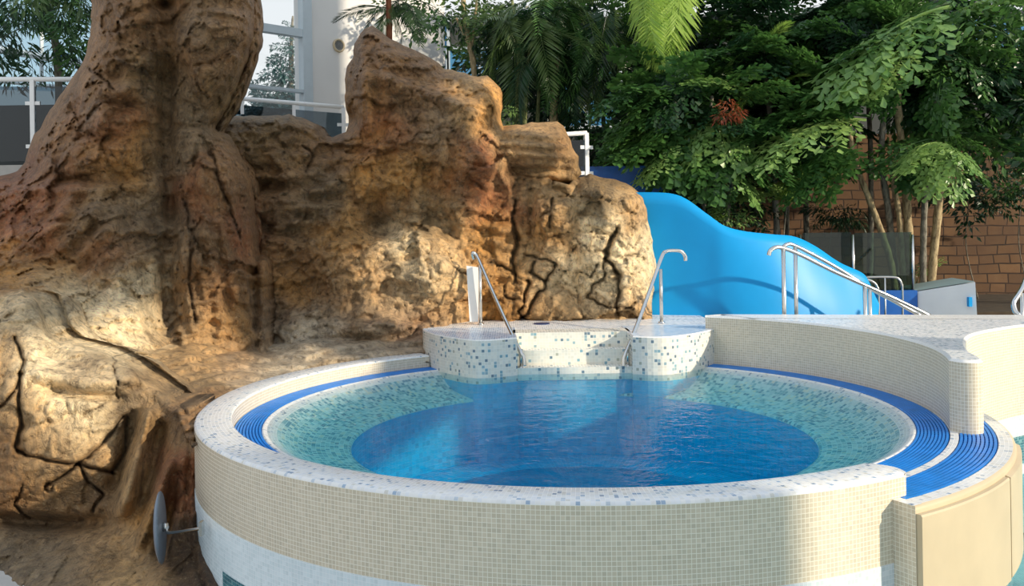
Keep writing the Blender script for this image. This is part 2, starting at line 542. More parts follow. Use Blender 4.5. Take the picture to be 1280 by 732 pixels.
# overflow basin bulging at the right front
B0, B1 = rad(-60.8), rad(-9)
R_H0, R_H1, R_O2 = 2.825, 3.065, 3.17
b = MB()
b.lathe([(R_O2, 0.2), (R_O2, Z_GUT - 0.022), (R_O2 - 0.005, Z_GUT - 0.008), (R_O2 - 0.02, Z_GUT)], B0, B1, 90, C2)
ob = b.build('basin_wall', M['cream_panel'], spa, smooth=True); ob['label'] = 'smooth cream wall of the overflow basin'
b = MB()
b.lathe([(R_O2 - 0.02, Z_GUT), (R_H1, Z_GUT), (R_H1, Z_GUT - 0.1)], B0, B1, 90, C2)
b.build('basin_rim', M['rim_mosaic'], spa)
b = MB()
b.lathe([(R_IN + 0.002, Z_GUT - 0.1), (R_IN + 0.002, Z_GUT + 0.001), (R_H0, Z_GUT + 0.001), (R_H0, Z_GUT - 0.1)], B0 + 0.03, B1, 90, C2)
b.build('divider', M['rim_mosaic'], spa)
b = MB()
b.lathe([(R_H0, Z_GUT - 0.09), (R_H1, Z_GUT - 0.09)], B0, B1, 90, C2)
b.build('basin_channel', M['gutter_dark'], spa)
b = MB()
p0, p1 = circ(R_IN, B0), circ(R_O2, B0)
wallstrip(b, [p0, p1], 0.2, Z_GUT)
t_ = [circ(R_H1 - 0.03, B0), circ(R_O2 - 0.005, B0), circ(R_O2 - 0.005, B0 + 0.02), circ(R_H1 - 0.03, B0 + 0.02)]
b.build('basin_end', M['cream_tile'], spa)
b = MB()
b.face([(*circ(R_IN, B0), Z_GUT + .0005), (*circ(R_O2 - .01, B0), Z_GUT + .0005), (*circ(R_O2 - .01, B0 + .022), Z_GUT + .0005), (*circ(R_IN, B0 + .022), Z_GUT + .0005)], [(0, 0), (.36, 0), (.36, .06), (0, .06)])
b.build('basin_end_rim', M['rim_mosaic'], spa)
# raised cream slab on the basin wall and its shadow gap
b = MB()
b.lathe([(R_O2, 0.22), (R_O2 + 0.035, 0.22), (R_O2 + 0.035, Z_GUT - 0.05), (R_O2 + 0.028, Z_GUT - 0.04), (R_O2, Z_GUT - 0.04), (R_O2, 0.22)], B0 + 0.002, rad(-41.5), 40, C2)
b.build('cover_slab', M['cream_panel'], spa, smooth=False)
b = MB()
b.lathe([(R_O2, 0.22), (R_O2 + 0.03, 0.22), (R_O2 + 0.03, Z_GUT - 0.05), (R_O2, Z_GUT - 0.04), (R_O2, 0.22)], rad(-40.7), rad(-24), 30, C2)
b.build('cover_slab', M['cream_panel'], spa)
b = MB()
b.lathe([(R_O2 - 0.03, -0.55), (R_O2 - 0.03, 0.2), (R_O2, 0.2)], B0, B1, 60, C2)
b.build('basin_foot', M['dark_mosaic'], spa)['label'] = 'dark mosaic foot of the basin'


def grate(name, ra, rb, a0, a1, n, label, bars):
    b = MB()
    w = (rb - ra) / n
    segs = int((a1 - a0) / rad(1.5))
    for i in range(n):
        x0, x1 = ra + i * w + w * 0.16, ra + (i + 1) * w - w * 0.16
        b.lathe([(x0, Z_GUT - 0.016), (x0, Z_GUT + 0.003), (x1, Z_GUT + 0.003), (x1, Z_GUT - 0.016), (x0, Z_GUT - 0.016)], a0, a1, segs, C2)
    k = int((a1 - a0) / bars)
    for j in range(k + 1):
        t = a0 + (a1 - a0) * j / k
        d = 0.004 / ra
        b.lathe([(ra, Z_GUT - 0.03), (ra, Z_GUT - 0.004), (rb, Z_GUT - 0.004), (rb, Z_GUT - 0.03), (ra, Z_GUT - 0.03)], t - d, t + d, 1, C2)
    o = b.build(name, M['blue_plastic'])
    tag(o, label, 'overflow grate', 'blue overflow grates')
    return o


grate('overflow_grate', R_G + 0.012, R_IN - 0.004, rad(122), rad(418), 9, 'long blue slatted grate ringing the spa water', rad(1.4))
grate('overflow_grate', R_H0 + 0.004, R_H1 - 0.004, B0 + 0.022, B1, 9, 'short outer blue grate curving beyond the white divider', rad(1.4))

# water body
b = MB()
b.lathe([(0.0005, Z_WAT), (0.6, Z_WAT), (1.2, Z_WAT), (1.9, Z_WAT), (R_G - 0.012, Z_WAT), (R_G - 0.09, Z_WAT - 0.065), (R_G - 0.215, Z_WAT - 0.14), (R_G - 0.36, Z_WAT - 0.20), (R_B + 0.06, Z_WAT - 0.235), (R_B + 0.012, Z_WAT - 0.25), (R_B + 0.005, Z_WAT - 0.88), (0.0005, Z_WAT - 0.93), (0.0005, Z_WAT)], 0, 2 * PI, 160, C2, caps=False)
wo = b.build('spa_water', M['spa_water'], weld=True)
tag(wo, 'clear blue rippling water filling the round spa', 'water', kind='stuff')

# ================================================================== STEPS AND PLINTHS
# deck behind the steps
sd = [(-0.98, 10.2), (-0.95, 10.0), (-0.2, 9.6), (0.02, 9.62), (1.24, 9.62), (2.0, 9.9), (2.35, 9.8), (2.36, 11.25), (2.5, 13.5), (-0.9, 13.5)]
o = plane('deck_floor', sd, Z_STEP - 0.006, M['deck_mosaic']); tag(o, 'grey mosaic landing between rock and spa steps', 'deck', kind='structure')

b = MB(); b.box((8.2, 12.0, 0.35), (12.2, 4.6, 0.5))
tag(b.build('lower_floor', M['dry_floor']), 'lower walkway beyond the raised deck', 'floor', kind='structure')

st = empty('entry_steps', (0.63, 9.3, 0.5), 'white mosaic steps leading down into the spa water', 'steps')
for (ya, yb, z0, z1) in ((9.62, 9.95, 0.5, Z_STEP), (9.43, 9.62, 0.0, 1.085), (9.25, 9.43, -0.02, 0.93)):
    zs = max(z0, 0.80)
    b = MB(); b.box((0.635, (ya + yb) / 2, (zs + z1) / 2), (1.26, yb - ya, z1 - zs))
    o = b.build('step', M['plinth_mosaic'], st)
    bevel(o, 0.008)
b = MB(); b.box((0.635, 9.5, 0.385), (1.25, 0.46, 0.83))
b.build('submerged_base', M['floor_mosaic'], st)['label'] = 'blue tiled base under water'


def plinth(label, poly):
    zb = -0.04
    c = Vector((sum(p[0] for p in poly) / len(poly), sum(p[1] for p in poly) / len(poly), zb))
    root = empty('tiled_plinth', c, label, 'plinth', 'plinths flanking the spa steps')
    P = poly + [poly[0]]
    b = MB()
    wallstrip(b, P, 0.80, Z_STEP - 0.012)
    b.build('body', M['plinth_mosaic'], root)
    b = MB()
    wallstrip(b, P, zb, 0.80)
    b.build('submerged_base', M['floor_mosaic'], root)['label'] = 'blue tiled base under water'
    b = MB()
    inn = [(c.x + (x - c.x) * 0.975, c.y + (y - c.y) * 0.975) for x, y in poly]
    I = inn + [inn[0]]
    for i in range(len(poly)):
        b.face([(*P[i], Z_STEP - 0.012), (*P[i + 1], Z_STEP - 0.012), (*I[i + 1], Z_STEP), (*I[i], Z_STEP)], [(0, 0), (.2, 0), (.2, .02), (0, .02)])
    b.build('edge_trim', M['white_tile'], root)['label'] = 'white edge tiles'
    plane('top', inn, Z_STEP, M['plinth_top'], root)['label'] = 'pale blue mosaic top'
    return root


def smooth_poly(pts, n=4):
    return [(p.x, p.y) for p in spline([Vector((x, y, 0)) for x, y in pts], n)]


lp_ = smooth_poly([(-1.03, 10.25), (-0.98, 10.0), (-0.78, 9.55), (-0.50, 9.17), (-0.33, 9.06), (-0.12, 9.12), (0.045, 9.22)]) + [(0.045, 10.2)]
plinth('mosaic plinth left of the spa steps, partly in shade', lp_)
rp_ = [(1.225, 10.2)] + smooth_poly([(1.225, 9.18), (1.42, 9.09), (1.62, 9.12), (1.95, 9.40), (2.22, 9.78), (2.30, 10.0)]) + [(2.30, 10.2)]
plinth('sunlit mosaic plinth right of the spa steps', rp_)

# drain on the landing
d = gz(677, 404, Z_STEP)
b = MB(); b.lathe([(0.001, Z_STEP + 0.004), (0.09, Z_STEP + 0.004), (0.10, Z_STEP - 0.005)], 0, 2 * PI, 24, (d.x, d.y))
tag(b.build('drain_cover', M['gutter_dark']), 'small dark round drain cover on the landing by the rock', 'drain')

# ================================================================== RAISED DECK AT THE RIGHT
arc = [circ(R_IN + 0.004, rad(a)) for a in np.linspace(56, -22.5, 60)]
capc = [(p.x, p.y) for p in spline([Vector((*arc[-1], 0)), Vector((3.16, 6.30, 0)), Vector((3.26, 6.28, 0)), Vector((3.34, 6.38, 0)), Vector((3.46, 6.80, 0)), Vector((3.72, 7.36, 0)), Vector((4.0, 7.78, 0)), Vector((4.4, 8.14, 0)), Vector((4.9, 8.45, 0)), Vector((5.8, 8.75, 0)), Vector((7.6, 8.9, 0))], 8)][1:]
bnd = arc + capc
dk = empty('raised_deck', (3.5, 9.0, 0.0), 'raised curving deck faced in cream tile at the spa edge', 'deck')
u_arc = len(arc)
b = MB(); wallstrip(b, arc + capc[:28], 0.86, Z_DECK - 0.02)
b.build('wall_face', M['cream_tile'], dk, smooth=True)
b = MB(); wallstrip(b, capc[27:], 0.55, Z_DECK - 0.02)
wallstrip(b, capc[10:28], 0.55, 0.86)
b.build('bay_wall', M['cream_tile'], dk, smooth=True)
b = MB(); wallstrip(b, capc[10:], -0.55, 0.55)
b.build('bay_lower_wall', M['aqua_tile'], dk, smooth=True)['label'] = 'pale aqua tiles below the cream band'
b = MB()
off = [(x + 0.006, y - 0.006) for x, y in capc[44:]]
wallstrip(b, off, 0.10, 0.36)
b.build('mosaic_band', M['dark_mosaic'], dk)['label'] = 'dark teal mosaic band'
# rolled top edge and top
b = MB()
n_ = len(bnd)
ins = []
for i, (x, y) in enumerate(bnd):
    x0, y0 = bnd[max(i - 1, 0)]; x1, y1 = bnd[min(i + 1, n_ - 1)]
    tx, ty = x1 - x0, y1 - y0
    L = math.hypot(tx, ty)
    ins.append((x + -ty / L * -0.02 * -1, y + tx / L * 0.02))
for i in range(n_ - 1):
    b.face([(*bnd[i], Z_DECK - 0.02), (*bnd[i + 1], Z_DECK - 0.02), (*ins[i + 1], Z_DECK), (*ins[i], Z_DECK)], [(0, 0), (.2, 0), (.2, .02), (0, .02)])
b.build('edge_trim', M['white_tile'], dk)
plane('deck_top', ins + [(7.6, 9.05), (5.3, 9.2), (2.4, 9.75)], Z_DECK, M['deck_mosaic'], dk)['label'] = 'grey blue mosaic top'
b = MB()
ns_ = [(2.30, 9.86), (5.3, 9.28), (7.6, 9.2)]
nf_ = [(2.52, 9.40), (5.3, 8.82), (7.6, 9.0)]
for i in range(2):
    b.face([(*nf_[i], Z_DECK + 0.002), (*nf_[i + 1], Z_DECK + 0.002), (*ns_[i + 1], Z_DECK + 0.002), (*ns_[i], Z_DECK + 0.002)], [nf_[i], nf_[i + 1], ns_[i + 1], ns_[i]])
wallstrip(b, [ns_[2], ns_[1], ns_[0]], 0.55, Z_DECK + 0.002)
wallstrip(b, [ns_[0], arc[0]], 0.9, Z_DECK + 0.002)
b.build('edge_nosing', M['white_tile'], dk)['label'] = 'white tiled nosing along the far edge'

# ================================================================== HANDRAILS
RT = 0.021


def step_rail(label, pts, post_top, post_foot, low_top, low_foot):
    root = empty('step_handrail', post_foot, label, 'handrail', 'handrails of the spa steps')
    b = MB(); b.tube(spline(pts, 7), RT, 14); b.build('rail', M['steel'], root, True)
    for t, f in ((post_top, post_foot), (low_top, low_foot)):
        b = MB(); b.tube([f, t], RT * 0.95, 14)
        b.lathe([(0.001, f[2] + 0.012), (RT * 1.7, f[2] + 0.012), (RT * 1.8, f[2])], 0, 2 * PI, 14, (f[0], f[1]))
        b.build('post', M['steel'], root, True)


foot = gz(827, 403, Z_STEP)
yr = foot.y
step_rail('sunlit steel handrail at the right plinth, hooked over at its top',
          [at(857, 326, yr + .12), at(856.5, 320, yr + .12), at(852, 314.5, yr + .10), at(845, 313, yr + .08), at(833, 314, yr + .03), at(827, 322, yr), at(812, 363, 10.05), at(797, 404, 9.6), at(786, 432, 9.33), at(782, 441, 9.26), at(779.5, 448, 9.24), at(779, 458, 9.23)],
          at(826, 336, yr), foot, Vector((1.19, 9.30, 1.12)), Vector((1.19, 9.30, 0.93)))
foot = gz(601, 405, Z_STEP)
yl = foot.y
step_rail('shaded steel handrail at the left plinth in front of rock',
          [at(592, 324, yl - .02), at(590, 318, yl - .03), at(592, 316, yl - .04), at(597, 322, yl - .06), at(612, 356, 10.2), at(630, 396, 9.75), at(646, 430, 9.36), at(651, 440, 9.27), at(655, 447, 9.25), at(656, 457, 9.24)],
          at(600, 330, yl - .04), foot, Vector((0.085, 9.30, 1.12)), Vector((0.085, 9.30, 0.93)))

# stair handrails beyond the deck
def stair_rail(label, pts, posts):
    root = empty('stair_handrail', posts[0][1], label, 'handrail', 'handrails of the stair beyond the deck')
    b = MB(); b.tube(spline(pts, 7), 0.024, 14); b.build('rail', M['steel'], root, True)
    for t, f in posts:
        b = MB(); b.tube([f, t], 0.024, 14); b.build('post', M['steel'], root, True)


def drop(p, z):
    return Vector((p.x, p.y, z))


a1_, a2_ = at(979, 311, 10.25), at(1081, 357.5, 10.42)
stair_rail('nearer of the two steel stair handrails behind the deck',
           [at(961, 319, 10.2), at(963, 313, 10.2), at(970, 309, 10.22), at(979, 310, 10.25), at(1000, 318, 10.29), at(1040, 338, 10.36), at(1080, 356, 10.42), at(1120, 374, 10.5), at(1163, 395, 10.58)],
           [(a1_, drop(a1_, 0.6)), (a2_, drop(a2_, 0.6))])
a1_, a2_ = at(994, 308, 10.745), at(1087, 360.5, 10.9)
stair_rail('farther of the two steel stair handrails behind the deck',
           [at(979, 313, 10.7), at(980, 308, 10.7), at(985, 305, 10.72), at(991, 306, 10.74), at(1010, 315, 10.77), at(1045, 334, 10.83), at(1085, 359, 10.9), at(1115, 375, 10.95), at(1152, 395, 11.0)],
           [(a1_, drop(a1_, 0.6)), (a2_, drop(a2_, 0.6))])

# handrail at the right edge and the ladder rail at the slide foot
p = at(1272, 385, 10.2)
root = empty('pool_handrail', drop(p, 0.6), 'steel handrail end at the far right of the deck', 'handrail')
b = MB(); b.tube(spline([at(1292, 320, 10.6), at(1281, 352, 10.4), at(1273, 368, 10.25), at(1267, 378, 10.2), at(1269, 389, 10.15), at(1274, 394, 10.12)], 7), 0.028, 14); b.build('rail', M['steel'], root, True)
q = at(1277, 366, 10.35)
b = MB(); b.tube([drop(q, 0.6), q], 0.024, 14); b.build('post', M['steel'], root, True)

Yd = 12.6
q0 = at(1106, 346, Yd); q1 = at(1127, 375, Yd)
root = empty('ladder_rail', drop(q1, 0.6), 'small bent steel rail in front of the glass fence', 'handrail')
b = MB(); b.tube(spline([at(1078, 347, Yd), at(1090, 346, Yd), at(1115, 346, Yd), at(1123, 348, Yd), at(1127, 355, Yd), at(1128, 366, Yd), drop(at(1128, 400, Yd), 0.6)], 6), 0.016, 10); b.build('rail', M['steel'], root, True)
b = MB(); b.tube([q0, drop(q0, 0.6)], 0.014, 10); b.build('post', M['steel'], root, True)
root = empty('ladder_rail', drop(at(1096, 360, 12.3), 0.6), 'short curved steel rail at the lower end of the blue slide', 'handrail')
b = MB(); b.tube(spline([at(1084, 349, 12.3), at(1091, 352, 12.3), at(1096, 358, 12.3), at(1098, 370, 12.3), drop(at(1098, 400, 12.3), 0.6)], 6), 0.018, 10); b.build('rail', M['steel'], root, True)

# ================================================================== BLUE SLIDE
sl = empty('water_slide', at(940, 390, 11.4), 'glossy bright blue water slide curving down beside the rock', 'water slide')
edge = [(770, 241, 11.7), (808, 240.5, 11.55), (838, 242, 11.46), (858, 249, 11.41), (883, 267, 11.35), (905, 282, 11.3), (930, 289, 11.3), (965, 293, 11.35), (994, 296, 11.45), (1020, 308, 11.55), (1050, 328, 11.65), (1078, 341, 11.75), (1087, 352, 11.8), (1093, 366, 11.85), (1100, 380, 11.9)]
ep = spline([at(*e) for e in edge], 6)
b = MB()
prof_n = 14
rows = []
for i, p in enumerate(ep):
    t = (ep[min(i + 1, len(ep) - 1)] - ep[max(i - 1, 0)]); t.z = 0; t.normalize()
    nrm = Vector((t.y, -t.x, 0))                    # towards the viewer
    h = p.z - 0.6
    row = [p - nrm * 0.10 - Vector((0, 0, 0.02)), p - nrm * 0.06 + Vector((0, 0, 0.004)), p - nrm * 0.01 + Vector((0, 0, 0.004))]
    s = i / (len(ep) - 1)
    bulge = 0.02 - 0.13 * math.sin(s * PI * 2.0 + 0.9)
    for k in range(prof_n):
        w = (k + 1) / prof_n
        outw = bulge * math.sin(w * PI) * min(1, h) + 0.32 * (w ** 2) * min(1, h / 1.4)
        row.append(p + nrm * outw - Vector((0, 0, h * w)))
    rows.append(row)
m = len(rows[0])
for r in rows: b.v.extend(tuple(q) for q in r)
for i in range(len(rows) - 1):
    for k in range(m - 1):
        b.f.append((i * m + k, i * m + k + 1, (i + 1) * m + k + 1, (i + 1) * m + k)); b.uv.append([(0, 0)] * 4)
b.build('side_wall', M['slide_blue'], sl, True)
# trough and far wall of the chute
b = MB(); rows = []
for i, p in enumerate(ep):
    t = (ep[min(i + 1, len(ep) - 1)] - ep[max(i - 1, 0)]); t.z = 0; t.normalize()
    nb_ = Vector((-t.y, t.x, 0))
    dz = min(0.45, max(0.06, p.z - Z_STEP - 0.05))
    row = [p + nb_ * 0.09 - Vector((0, 0, 0.02))]
    for k in range(9):
        a = k / 8 * PI
        row.append(p + nb_ * (0.15 + 0.5 * (1 - math.cos(a)) / 1.0 * 0.9) - Vector((0, 0, 0.03 + dz * math.sin(a) ** 0.7)))
    row.append(p + nb_ * 1.15 - Vector((0, 0, 0.03)))
    row.append(p + nb_ * 1.16 - Vector((0, 0, max(0.1, p.z - Z_STEP))))
    rows.append(row)
m = len(rows[0])
for r in rows: b.v.extend(tuple(q) for q in r)
for i in range(len(rows) - 1):
    for k in range(m - 1):
        b.f.append((i * m + k, i * m + k + 1, (i + 1) * m + k + 1, (i + 1) * m + k)); b.uv.append([(0, 0)] * 4)
b.build('chute', M['slide_blue'], sl, True)

# ================================================================== SMALL THINGS NEAR THE SPA
# round disc on an arm at the left of the pool wall
wp = at(252, 660, 5.75)
dc = at(199.5, 659, 5.9)
root = empty('safety_mirror', wp, 'round grey disc seen edge-on, held by a steel arm on the pool wall', 'mirror')
ax = Vector((0.966, 0.245, 0.04)).normalized()
Rm = Matrix.Rotation(0, 3, 'X')
zq = Vector((0, 0, 1)).rotation_difference(ax)
b = MB()
prof = [(0.001, -0.03), (0.10, -0.026), (0.18, -0.014), (0.228, 0.002), (0.232, 0.010), (0.224, 0.016), (0.20, 0.018), (0.001, 0.020)]
b.lathe(prof, 0, 2 * PI, 48, (0, 0))
b.v = [tuple(dc + zq @ Vector(q)) for q in b.v]
b.build('disc', M['disc_grey'], root, True)
b = MB()
b.tube([dc + ax * 0.02, dc + ax * 0.055], [0.03, 0.022], 14)
b.build('hub', M['steel'], root, True)
b = MB(); b.tube(spline([dc + ax * 0.05, at(209, 665, 5.87), at(222, 664.5, 5.83), at(238, 662, 5.79), wp], 6), 0.010, 10)
b.build('arm', M['steel'], root, True)
b = MB(); b.box(wp + Vector((0.0, -0.0, 0)), (0.02, 0.05, 0.09)); b.build('wall_plate', M['steel'], root)

# white slim post in front of the rock
b = MB()
f0 = gz(594, 404, Z_STEP + 0.0)
p0, p1, p2, p3 = at(587, 402, 10.62), at(598, 402, 10.62), at(598, 334, 10.62), at(583, 332, 10.62)
dy = Vector((0, 0.05, 0))
q = [p0, p1, p2, p3]; q2 = [v + dy for v in q]
b.face(q); b.face(q2[::-1])
for i in range(4): b.face([q[i], q2[i], q2[(i + 1) % 4], q[(i + 1) % 4]])
tag(b.build('marker_post', M['white_paint'], None, weld=True), 'slim white post against the rock behind the left handrail', 'post')

# ================================================================== ROCKS
def _hash(ix, iy, iz, s):
    h = (ix * 374761393 + iy * 668265263 + iz * 2147483647 + s * 974711) & 0xFFFFFFFF
    h = ((h ^ (h >> 13)) * 1274126177) & 0xFFFFFFFF
    h = h ^ (h >> 16)
    return (h & 0xFFFF).astype(np.float64) / 65535.0


def vnoise(p, s=0):
    """smooth lattice noise, p: (n,3) -> 0..1"""
    i = np.floor(p).astype(np.int64); f = p - i
    w = f * f * f * (f * (f * 6 - 15) + 10)
    r = 0
    for a in (0, 1):
        for b2 in (0, 1):
            for c3 in (0, 1):
                k = (w[:, 0] if a else 1 - w[:, 0]) * (w[:, 1] if b2 else 1 - w[:, 1]) * (w[:, 2] if c3 else 1 - w[:, 2])
                r = r + k * _hash(i[:, 0] + a, i[:, 1] + b2, i[:, 2] + c3, s)
    return r


def fbm(p, o=5, s=0, gain=0.5):
    r, a, t = 0, 1, 0
    for k in range(o):
        r = r + a * vnoise(p * 2.03 ** k, s + k); t += a; a *= gain
    return r / t


def ridged(p, o=4, s=0):
    r, a, t = 0, 1, 0
    for k in range(o):
        r = r + a * (1 - np.abs(2 * vnoise(p * 2.1 ** k, s + k) - 1)) ** 2; t += a; a *= 0.5
    return r / t


def seg_dist(px, py, poly, closed):
    """distance of each point to a polyline and the nearest points"""
    n = len(poly)
    best = np.full(px.shape, 1e9); bx = np.zeros_like(px); by = np.zeros_like(px)
    for i in range(n if closed else n - 1):
        x0, y0 = poly[i][:2]; x1, y1 = poly[(i + 1) % n][:2]
        dx, dy = x1 - x0, y1 - y0
        t = np.clip(((px - x0) * dx + (py - y0) * dy) / (dx * dx + dy * dy + 1e-9), 0, 1)
        qx, qy = x0 + t * dx, y0 + t * dy
        d = np.hypot(px - qx, py - qy)
        m = d < best
        best = np.where(m, d, best); bx = np.where(m, qx, bx); by = np.where(m, qy, by)
    return best, bx, by


def inside(px, py, poly):
    r = np.zeros(px.shape, bool)
    n = len(poly)
    for i in range(n):
        x0, y0 = poly[i]; x1, y1 = poly[(i + 1) % n]
        c = ((y0 > py) != (y1 > py)) & (px < (x1 - x0) * (py - y0) / (y1 - y0 + 1e-12) + x0)
        r ^= c
    return r


def tps(ctrl, px, py):
    """thin plate spline through (x, y, value)"""
    c = np.array(ctrl, float)
    x, y, vv = c[:, 0] / 100, c[:, 1] / 100, c[:, 2]
    n = len(c)

    def U(r2): return 0.5 * r2 * np.log(r2 + 1e-9)
    K = U((x[:, None] - x[None]) ** 2 + (y[:, None] - y[None]) ** 2) + np.eye(n) * 0.002
    Pm = np.stack([np.ones(n), x, y], 1)
    A = np.zeros((n + 3, n + 3)); A[:n, :n] = K; A[:n, n:] = Pm; A[n:, :n] = Pm.T
    w = np.linalg.solve(A, np.concatenate([vv, np.zeros(3)]))
    X, Yy = px / 100, py / 100
    out = w[n] + w[n + 1] * X + w[n + 2] * Yy
    for i in range(n):
        out = out + w[i] * U((X - x[i]) ** 2 + (Yy - y[i]) ** 2)
    return out


def facets(u, s=0, tilt=0.5):
    """broken planes: each cell of a jittered lattice is a tilted flat; also returns distance to the cell border"""
    i = np.floor(u).astype(np.int64)
    d1 = np.full(len(u), 1e9); d2 = np.full(len(u), 1e9); val = np.zeros(len(u))
    for a in (-1, 0, 1):
        for b2 in (-1, 0, 1):
            cx, cy = i[:, 0] + a, i[:, 1] + b2
            z0 = np.zeros_like(cx)
            fx = cx + _hash(cx, cy, z0, s); fy = cy + _hash(cx, cy, z0 + 1, s)
            dx, dy = u[:, 0] - fx, u[:, 1] - fy
            d = dx * dx + dy * dy
            h = (_hash(cx, cy, z0 + 2, s) - .5) + tilt * 2 * ((_hash(cx, cy, z0 + 3, s) - .5) * dx + (_hash(cx, cy, z0 + 4, s) - .5) * dy)
            m = d < d1
            d2 = np.where(m, d1, np.minimum(d2, d)); val = np.where(m, h, val); d1 = np.where(m, d, d1)
    return val, np.sqrt(d2) - np.sqrt(d1)


def smoothstep(a, b2, x):
    t = np.clip((x - a) / (b2 - a), 0, 1)
    return t * t * (3 - 2 * t)


def blob(px, py, cx, cy, rx, ry):
    return np.exp(-((px - cx) / rx) ** 2 - ((py - cy) / ry) ** 2)


# pigment and painted sun patches of the cast rock: (x, y, reach, sRGB-like linear colour)
TAN, BRN, RED, OCH, GRY, DRK, PALE_LIT, OLV = (0.50, 0.31, 0.14), (0.24, 0.125, 0.052), (0.27, 0.095, 0.038), (0.46, 0.225, 0.058), (0.22, 0.16, 0.095), (0.09, 0.052, 0.03), (0.95, 0.76, 0.47), (0.20, 0.13, 0.058)  # palest tone raised to paint sunlight into the rock colour
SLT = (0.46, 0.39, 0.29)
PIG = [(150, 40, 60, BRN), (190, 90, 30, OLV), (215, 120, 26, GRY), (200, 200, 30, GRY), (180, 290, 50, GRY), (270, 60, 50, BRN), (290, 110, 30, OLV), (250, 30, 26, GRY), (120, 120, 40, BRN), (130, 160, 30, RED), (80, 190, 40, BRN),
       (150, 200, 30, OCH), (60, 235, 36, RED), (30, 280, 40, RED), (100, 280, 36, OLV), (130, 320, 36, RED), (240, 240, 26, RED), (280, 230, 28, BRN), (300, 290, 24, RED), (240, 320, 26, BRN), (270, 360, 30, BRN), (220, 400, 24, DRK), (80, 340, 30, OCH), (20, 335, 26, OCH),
       (120, 410, 60, PALE_LIT), (180, 380, 36, PALE_LIT), (260, 430, 40, TAN), (60, 430, 40, PALE_LIT), (10, 420, 20, TAN), (200, 450, 30, TAN), (60, 395, 22, GRY), (100, 455, 24, BRN), (160, 470, 20, DRK), (300, 450, 30, BRN), (350, 450, 40, SLT), (400, 435, 40, SLT), (460, 430, 40, SLT), (300, 470, 30, SLT), (510, 430, 30, SLT), (300, 410, 24, OCH), (230, 490, 30, GRY), (240, 520, 18, BRN),
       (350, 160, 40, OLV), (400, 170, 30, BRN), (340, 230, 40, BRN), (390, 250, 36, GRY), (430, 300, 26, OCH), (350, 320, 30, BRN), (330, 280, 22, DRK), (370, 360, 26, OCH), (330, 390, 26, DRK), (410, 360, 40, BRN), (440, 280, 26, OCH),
       (470, 90, 40, BRN), (460, 130, 26, OCH), (520, 110, 40, BRN), (580, 110, 30, TAN), (610, 130, 24, OCH), (540, 150, 30, GRY), (490, 150, 26, RED), (520, 220, 40, OCH), (570, 220, 30, RED), (600, 200, 20, RED), (480, 260, 26, DRK), (540, 270, 26, OLV), (470, 230, 20, OCH), (500, 330, 50, PALE_LIT), (540, 310, 26, TAN), (470, 340, 26, OCH), (540, 370, 30, TAN), (470, 390, 40, BRN), (510, 405, 30, RED), (590, 300, 24, OCH), (600, 250, 20, RED),
       (670, 175, 40, TAN), (700, 190, 20, BRN), (650, 215, 20, BRN), (640, 260, 20, RED), (680, 240, 24, TAN), (620, 280, 22, OCH), (650, 340, 30, TAN), (620, 350, 24, OCH), (640, 385, 26, OCH), (700, 300, 26, OCH), (690, 350, 26, PALE_LIT), (740, 300, 30, PALE_LIT), (760, 240, 26, OLV), (800, 260, 26, TAN), (800, 340, 26, PALE_LIT), (750, 360, 30, PALE_LIT), (780, 385, 26, TAN), (710, 380, 26, TAN),
       (90, 510, 40, PALE_LIT), (30, 510, 26, TAN), (50, 560, 30, TAN), (110, 560, 30, TAN), (20, 590, 40, BRN), (90, 610, 40, OLV), (140, 500, 20, DRK), (190, 540, 24, TAN), (170, 590, 24, TAN), (210, 590, 20, RED), (230, 620, 20, RED), (100, 650, 40, BRN), (60, 690, 40, GRY), (140, 690, 40, TAN), (20, 700, 30, GRY), (220, 690, 30, DRK), (190, 650, 20, OCH), (5, 460, 20, TAN)]


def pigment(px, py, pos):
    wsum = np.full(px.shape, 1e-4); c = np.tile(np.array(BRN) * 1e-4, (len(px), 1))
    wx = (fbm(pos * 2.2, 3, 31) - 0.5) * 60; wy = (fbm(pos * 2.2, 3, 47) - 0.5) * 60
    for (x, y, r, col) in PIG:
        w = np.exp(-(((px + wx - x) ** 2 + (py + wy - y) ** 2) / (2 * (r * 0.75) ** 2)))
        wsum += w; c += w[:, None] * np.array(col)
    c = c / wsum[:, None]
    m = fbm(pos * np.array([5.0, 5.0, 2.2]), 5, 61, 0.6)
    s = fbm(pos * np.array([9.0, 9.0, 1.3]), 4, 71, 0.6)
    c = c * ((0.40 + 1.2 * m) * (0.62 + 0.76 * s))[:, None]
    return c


ROCK_MAT = None
nb = N('cast rock')
at_ = nb.n('Attribute', attribute_name='pigment')
v = obj_coord(nb)
n1 = nb.noise(v, 7.0, 8, 0.68, 0.4)
n2 = nb.noise(v, 38.0, 5, 0.65)
mp = nb.n('Mapping'); mp.inputs['Scale'].default_value = (5, 5, 1.1); nb.l(v, mp.inputs[0])
n3 = nb.noise(mp.outputs[0], 3.0, 6, 0.6, 0.6)
c = nb.mix(nb.math('MULTIPLY', nb.math('SUBTRACT', n1, 0.42, True), 2.6, True), at_.outputs['Color'], (0.48, 0.29, 0.12), 'MIX')
c = nb.mix(0.30, at_.outputs['Color'], c)
c = nb.mix(nb.math('MULTIPLY', nb.math('SUBTRACT', n3, 0.54, True), 4.0, True), c, (0.12, 0.075, 0.04))
c = nb.mix(nb.math('MULTIPLY', nb.math('SUBTRACT', n2, 0.55, True), 3.0, True), c, (0.5, 0.38, 0.22))
vein = nb.math('SUBTRACT', 1.0, nb.math('MULTIPLY', nb.math('ABSOLUTE', nb.math('SUBTRACT', nb.noise(v, 2.6, 6, 0.6, 0.8), 0.5)), 26.0), True)
